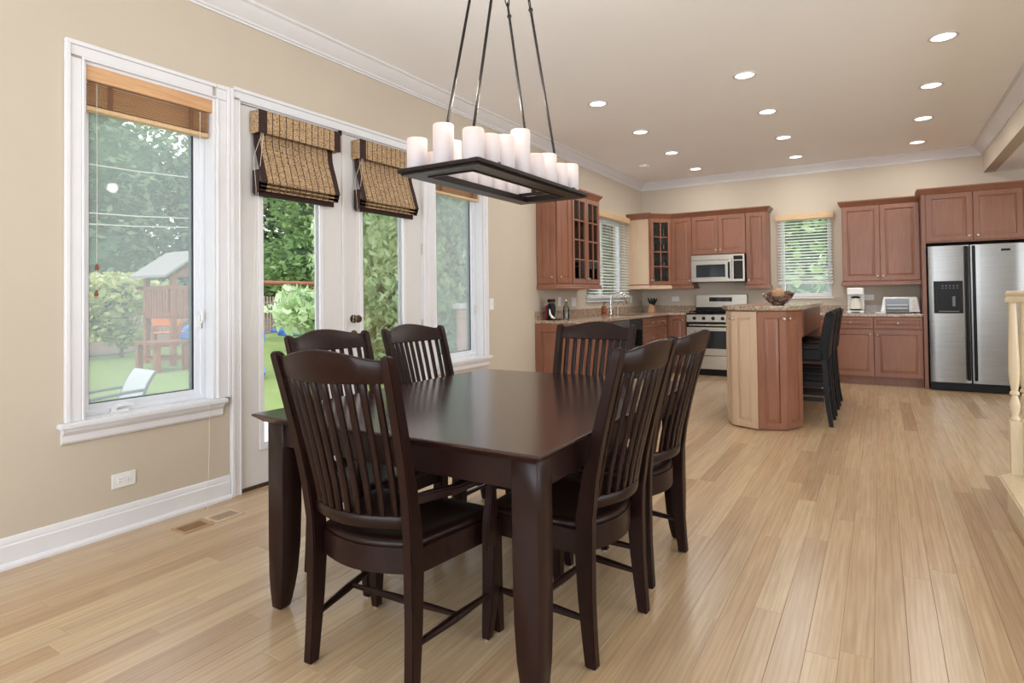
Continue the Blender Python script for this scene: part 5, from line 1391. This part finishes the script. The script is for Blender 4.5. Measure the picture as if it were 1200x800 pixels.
# swing set
t = thing('swing_set', 'red-brown wooden swing beam on slanted legs seen in left door', 'swing', (-16.3, 12.3, GZ))
MB().tube([(-16.2, 10.2, 1.72), (-16.6, 14.3, 1.72)], .07, 8).build('beam', 'redwood', t)
for y in (13.9,):
    for s in (-1, 1): MB().tube([(-16.55, y, 1.72), (-16.55 + s * .9, y + .2, GZ)], .06, 8).build('leg', 'redwood', t)
MB().tube([(-16.6 - .6, 13.95, .4), (-16.6 + .6, 13.95, .4)], .05, 8).build('leg_brace', 'redwood', t)
for y in (11.3, 11.8, 12.5, 13.0): MB().tube([(-16.4, y, 1.7), (-16.4, y, .15)], .012, 5).build('chain', 'greymetal', t)
t = thing('toy_swing_seat', 'light blue moulded swing seat hanging behind the left door', 'toy', (-16.4, 11.95, .0))
t.location = (-16.4, 12.75, 0)
MB().box(-16.6, -16.2, 12.4, 13.1, .02, .14).build('seat', 'blue', t, bevel=.04, seg=2); MB().box(-16.5, -16.3, 12.05, 12.6, .16, .26).build('wing', 'blue', t, bevel=.04, seg=2); MB().box(-16.5, -16.3, 12.85, 13.35, -.02, .1).build('wing', 'blue', t, bevel=.04)
MB().tube([(-16.4, 11.8, .2), (-16.35, 11.75, -.1), (-16.3, 11.6, -.2)], .05).build('arm', 'blue', t)
t = thing('garden_slide', 'blue slide with red-brown ladder at left edge of the glazed door', 'slide', (-11.2, 7.6, GZ))
MB().loft([[(-13.0, 8.7, .5), (-13.0, 9.2, .5), (-13.0, 9.2, .56), (-13.0, 8.7, .56)], [(-11.6, 7.95, -.3), (-11.6, 8.35, -.3), (-11.6, 8.35, -.24), (-11.6, 7.95, -.24)], [(-11.2, 7.75, -.42), (-11.2, 8.1, -.42), (-11.2, 8.1, -.36), (-11.2, 7.75, -.36)]]).build('chute', 'blue', t)
MB().tube([(-13.0, 8.6, .7), (-11.9, 7.9, GZ)], .06, 6).build('ladder_rail', 'redwood', t); MB().tube([(-13.1, 9.3, .7), (-13.3, 9.3, GZ)], .06, 6).build('ladder_rail', 'redwood', t)
tag(MB().box(-16.1, -15.9, 9.45, 9.85, .0, .35).build('toy_block', 'yellow', bevel=.03), 'yellow plastic toy under the play tower deck', 'toy')
MB().box(-21.6, -21.2, 9.9, 11.0, .55, .85)
t = thing('orange_bench', 'orange plastic play bench in front of the fence', 'toy', (-22.5, 11.3, GZ))
MB().box(-22.6, -22.4, 11.6, 12.6, .25, .62).build('back', 'orange', t, bevel=.05); MB().box(-22.5, -22.1, 11.6, 12.6, .0, .07).build('seat', 'orange', t, bevel=.03)
for y in (11.7, 12.5): MB().box(-22.6, -22.45, y - .05, y + .05, GZ, .24).build('post', 'redwood', t)
for k, (x, y, c, lab) in enumerate(((-24.3, 14.6, 'cream', 'white garden toy near the fence'), (-23.6, 13.6, 'blue', 'blue and grey garden toy near the fence'))):
    tag(MB().ico((x, y, -.12), (.3, .35, .38), 2, .15).build('garden_toy', c), lab, 'toy')
# patio chair
t = thing('patio_chair', 'pale sling patio chair seen through the far left window', 'chair', (-7.0, 3.45, GZ + .03))
G = GZ + .03
prof = [(3.33, -.02), (3.36, .12), (3.43, .30), (3.50, .41), (3.52, .43)]
MB().loft([[(-7.22, y, z), (-6.80, y + .02, z - .01), (-6.80, y + .032, z), (-7.22, y + .012, z + .01)] for y, z in prof]).build('back_sling', 'sling', t, angle=60)
MB().box(-7.22, -6.80, 2.85, 3.35, -.06, -.03).build('seat_sling', 'sling', t)
for x in (-7.24, -6.78):
    MB().tube([(x, y + .02, z) for y, z in prof], .017).build('back_rail', 'greymetal', t)
    MB().tube([(x, 2.80, .20), (x, 3.25, .235), (x, 3.40, .24)], .018).build('arm', 'greymetal', t)
    MB().tube([(x, 2.85, .19), (x, 2.88, G)], .014).build('leg', 'greymetal', t); MB().tube([(x, 3.34, .0), (x, 3.48, G)], .014).build('leg', 'greymetal', t)
# brick pier outside second casement window
t = thing('brick_pier', 'tan brick pier with pale stone cap outside the right casement window', 'pier', (-5.5, 7.82, GZ + .03))
bx0, bx1, by0, by1 = -5.72, -5.28, 7.60, 8.04
MB().box(bx0 + .012, bx1 - .012, by0 + .012, by1 - .012, GZ + .03, 1.02).build('mortar_core', 'stone', t)
mb = MB(); z = GZ + .035; row = 0
while z < .99:
    o = .11 if row % 2 else 0
    for a in (-.22, 0, .22):
        p, q = max(0, a + o), min(.44, a + o + .21)
        if q - p > .03:
            mb.box(bx0 + p, bx0 + q, by0, by0 + .10, z, z + .062); mb.box(bx0 + p, bx0 + q, by1 - .10, by1, z, z + .062)
            mb.box(bx1 - .10, bx1, by0 + .105 + p * .5, by0 + .1 + q * .5, z, z + .062); mb.box(bx0, bx0 + .1, by0 + .105 + p * .5, by0 + .1 + q * .5, z, z + .062)
    z += .072; row += 1
mb.build('brick_course', 'brick', t, kind='stuff')
MB().box(bx0 - .05, bx1 + .05, by0 - .05, by1 + .05, 1.02, 1.10).build('cap_stone', 'stone', t, bevel=.01)

# overhead wires crossing the garden
for k, (za, zb, lab) in enumerate(((7.4, 6.7, 'pale overhead wire, highest of three across the left window'), (5.3, 4.9, 'pale overhead wire, middle one of three across the left window'), (4.8, 4.5, 'pale overhead wire, lowest of three across the left window'))):
    t = thing('overhead_wire', lab, 'wire', (-26, 6, GZ), 'overhead wires')
    MB().tube([(-26, 0 + (16 * q), za + (zb - za) * q - .5 * math.sin(PI * q)) for q in (0, .2, .4, .6, .8, 1)], .022, 5).build('cable', 'string', t)
    for y, z in ((-.2, za), (16.2, zb)): MB().cyl((-26, y, GZ), (-26, y, z + .1), .12, n=8).build('pole', 'bark', t)
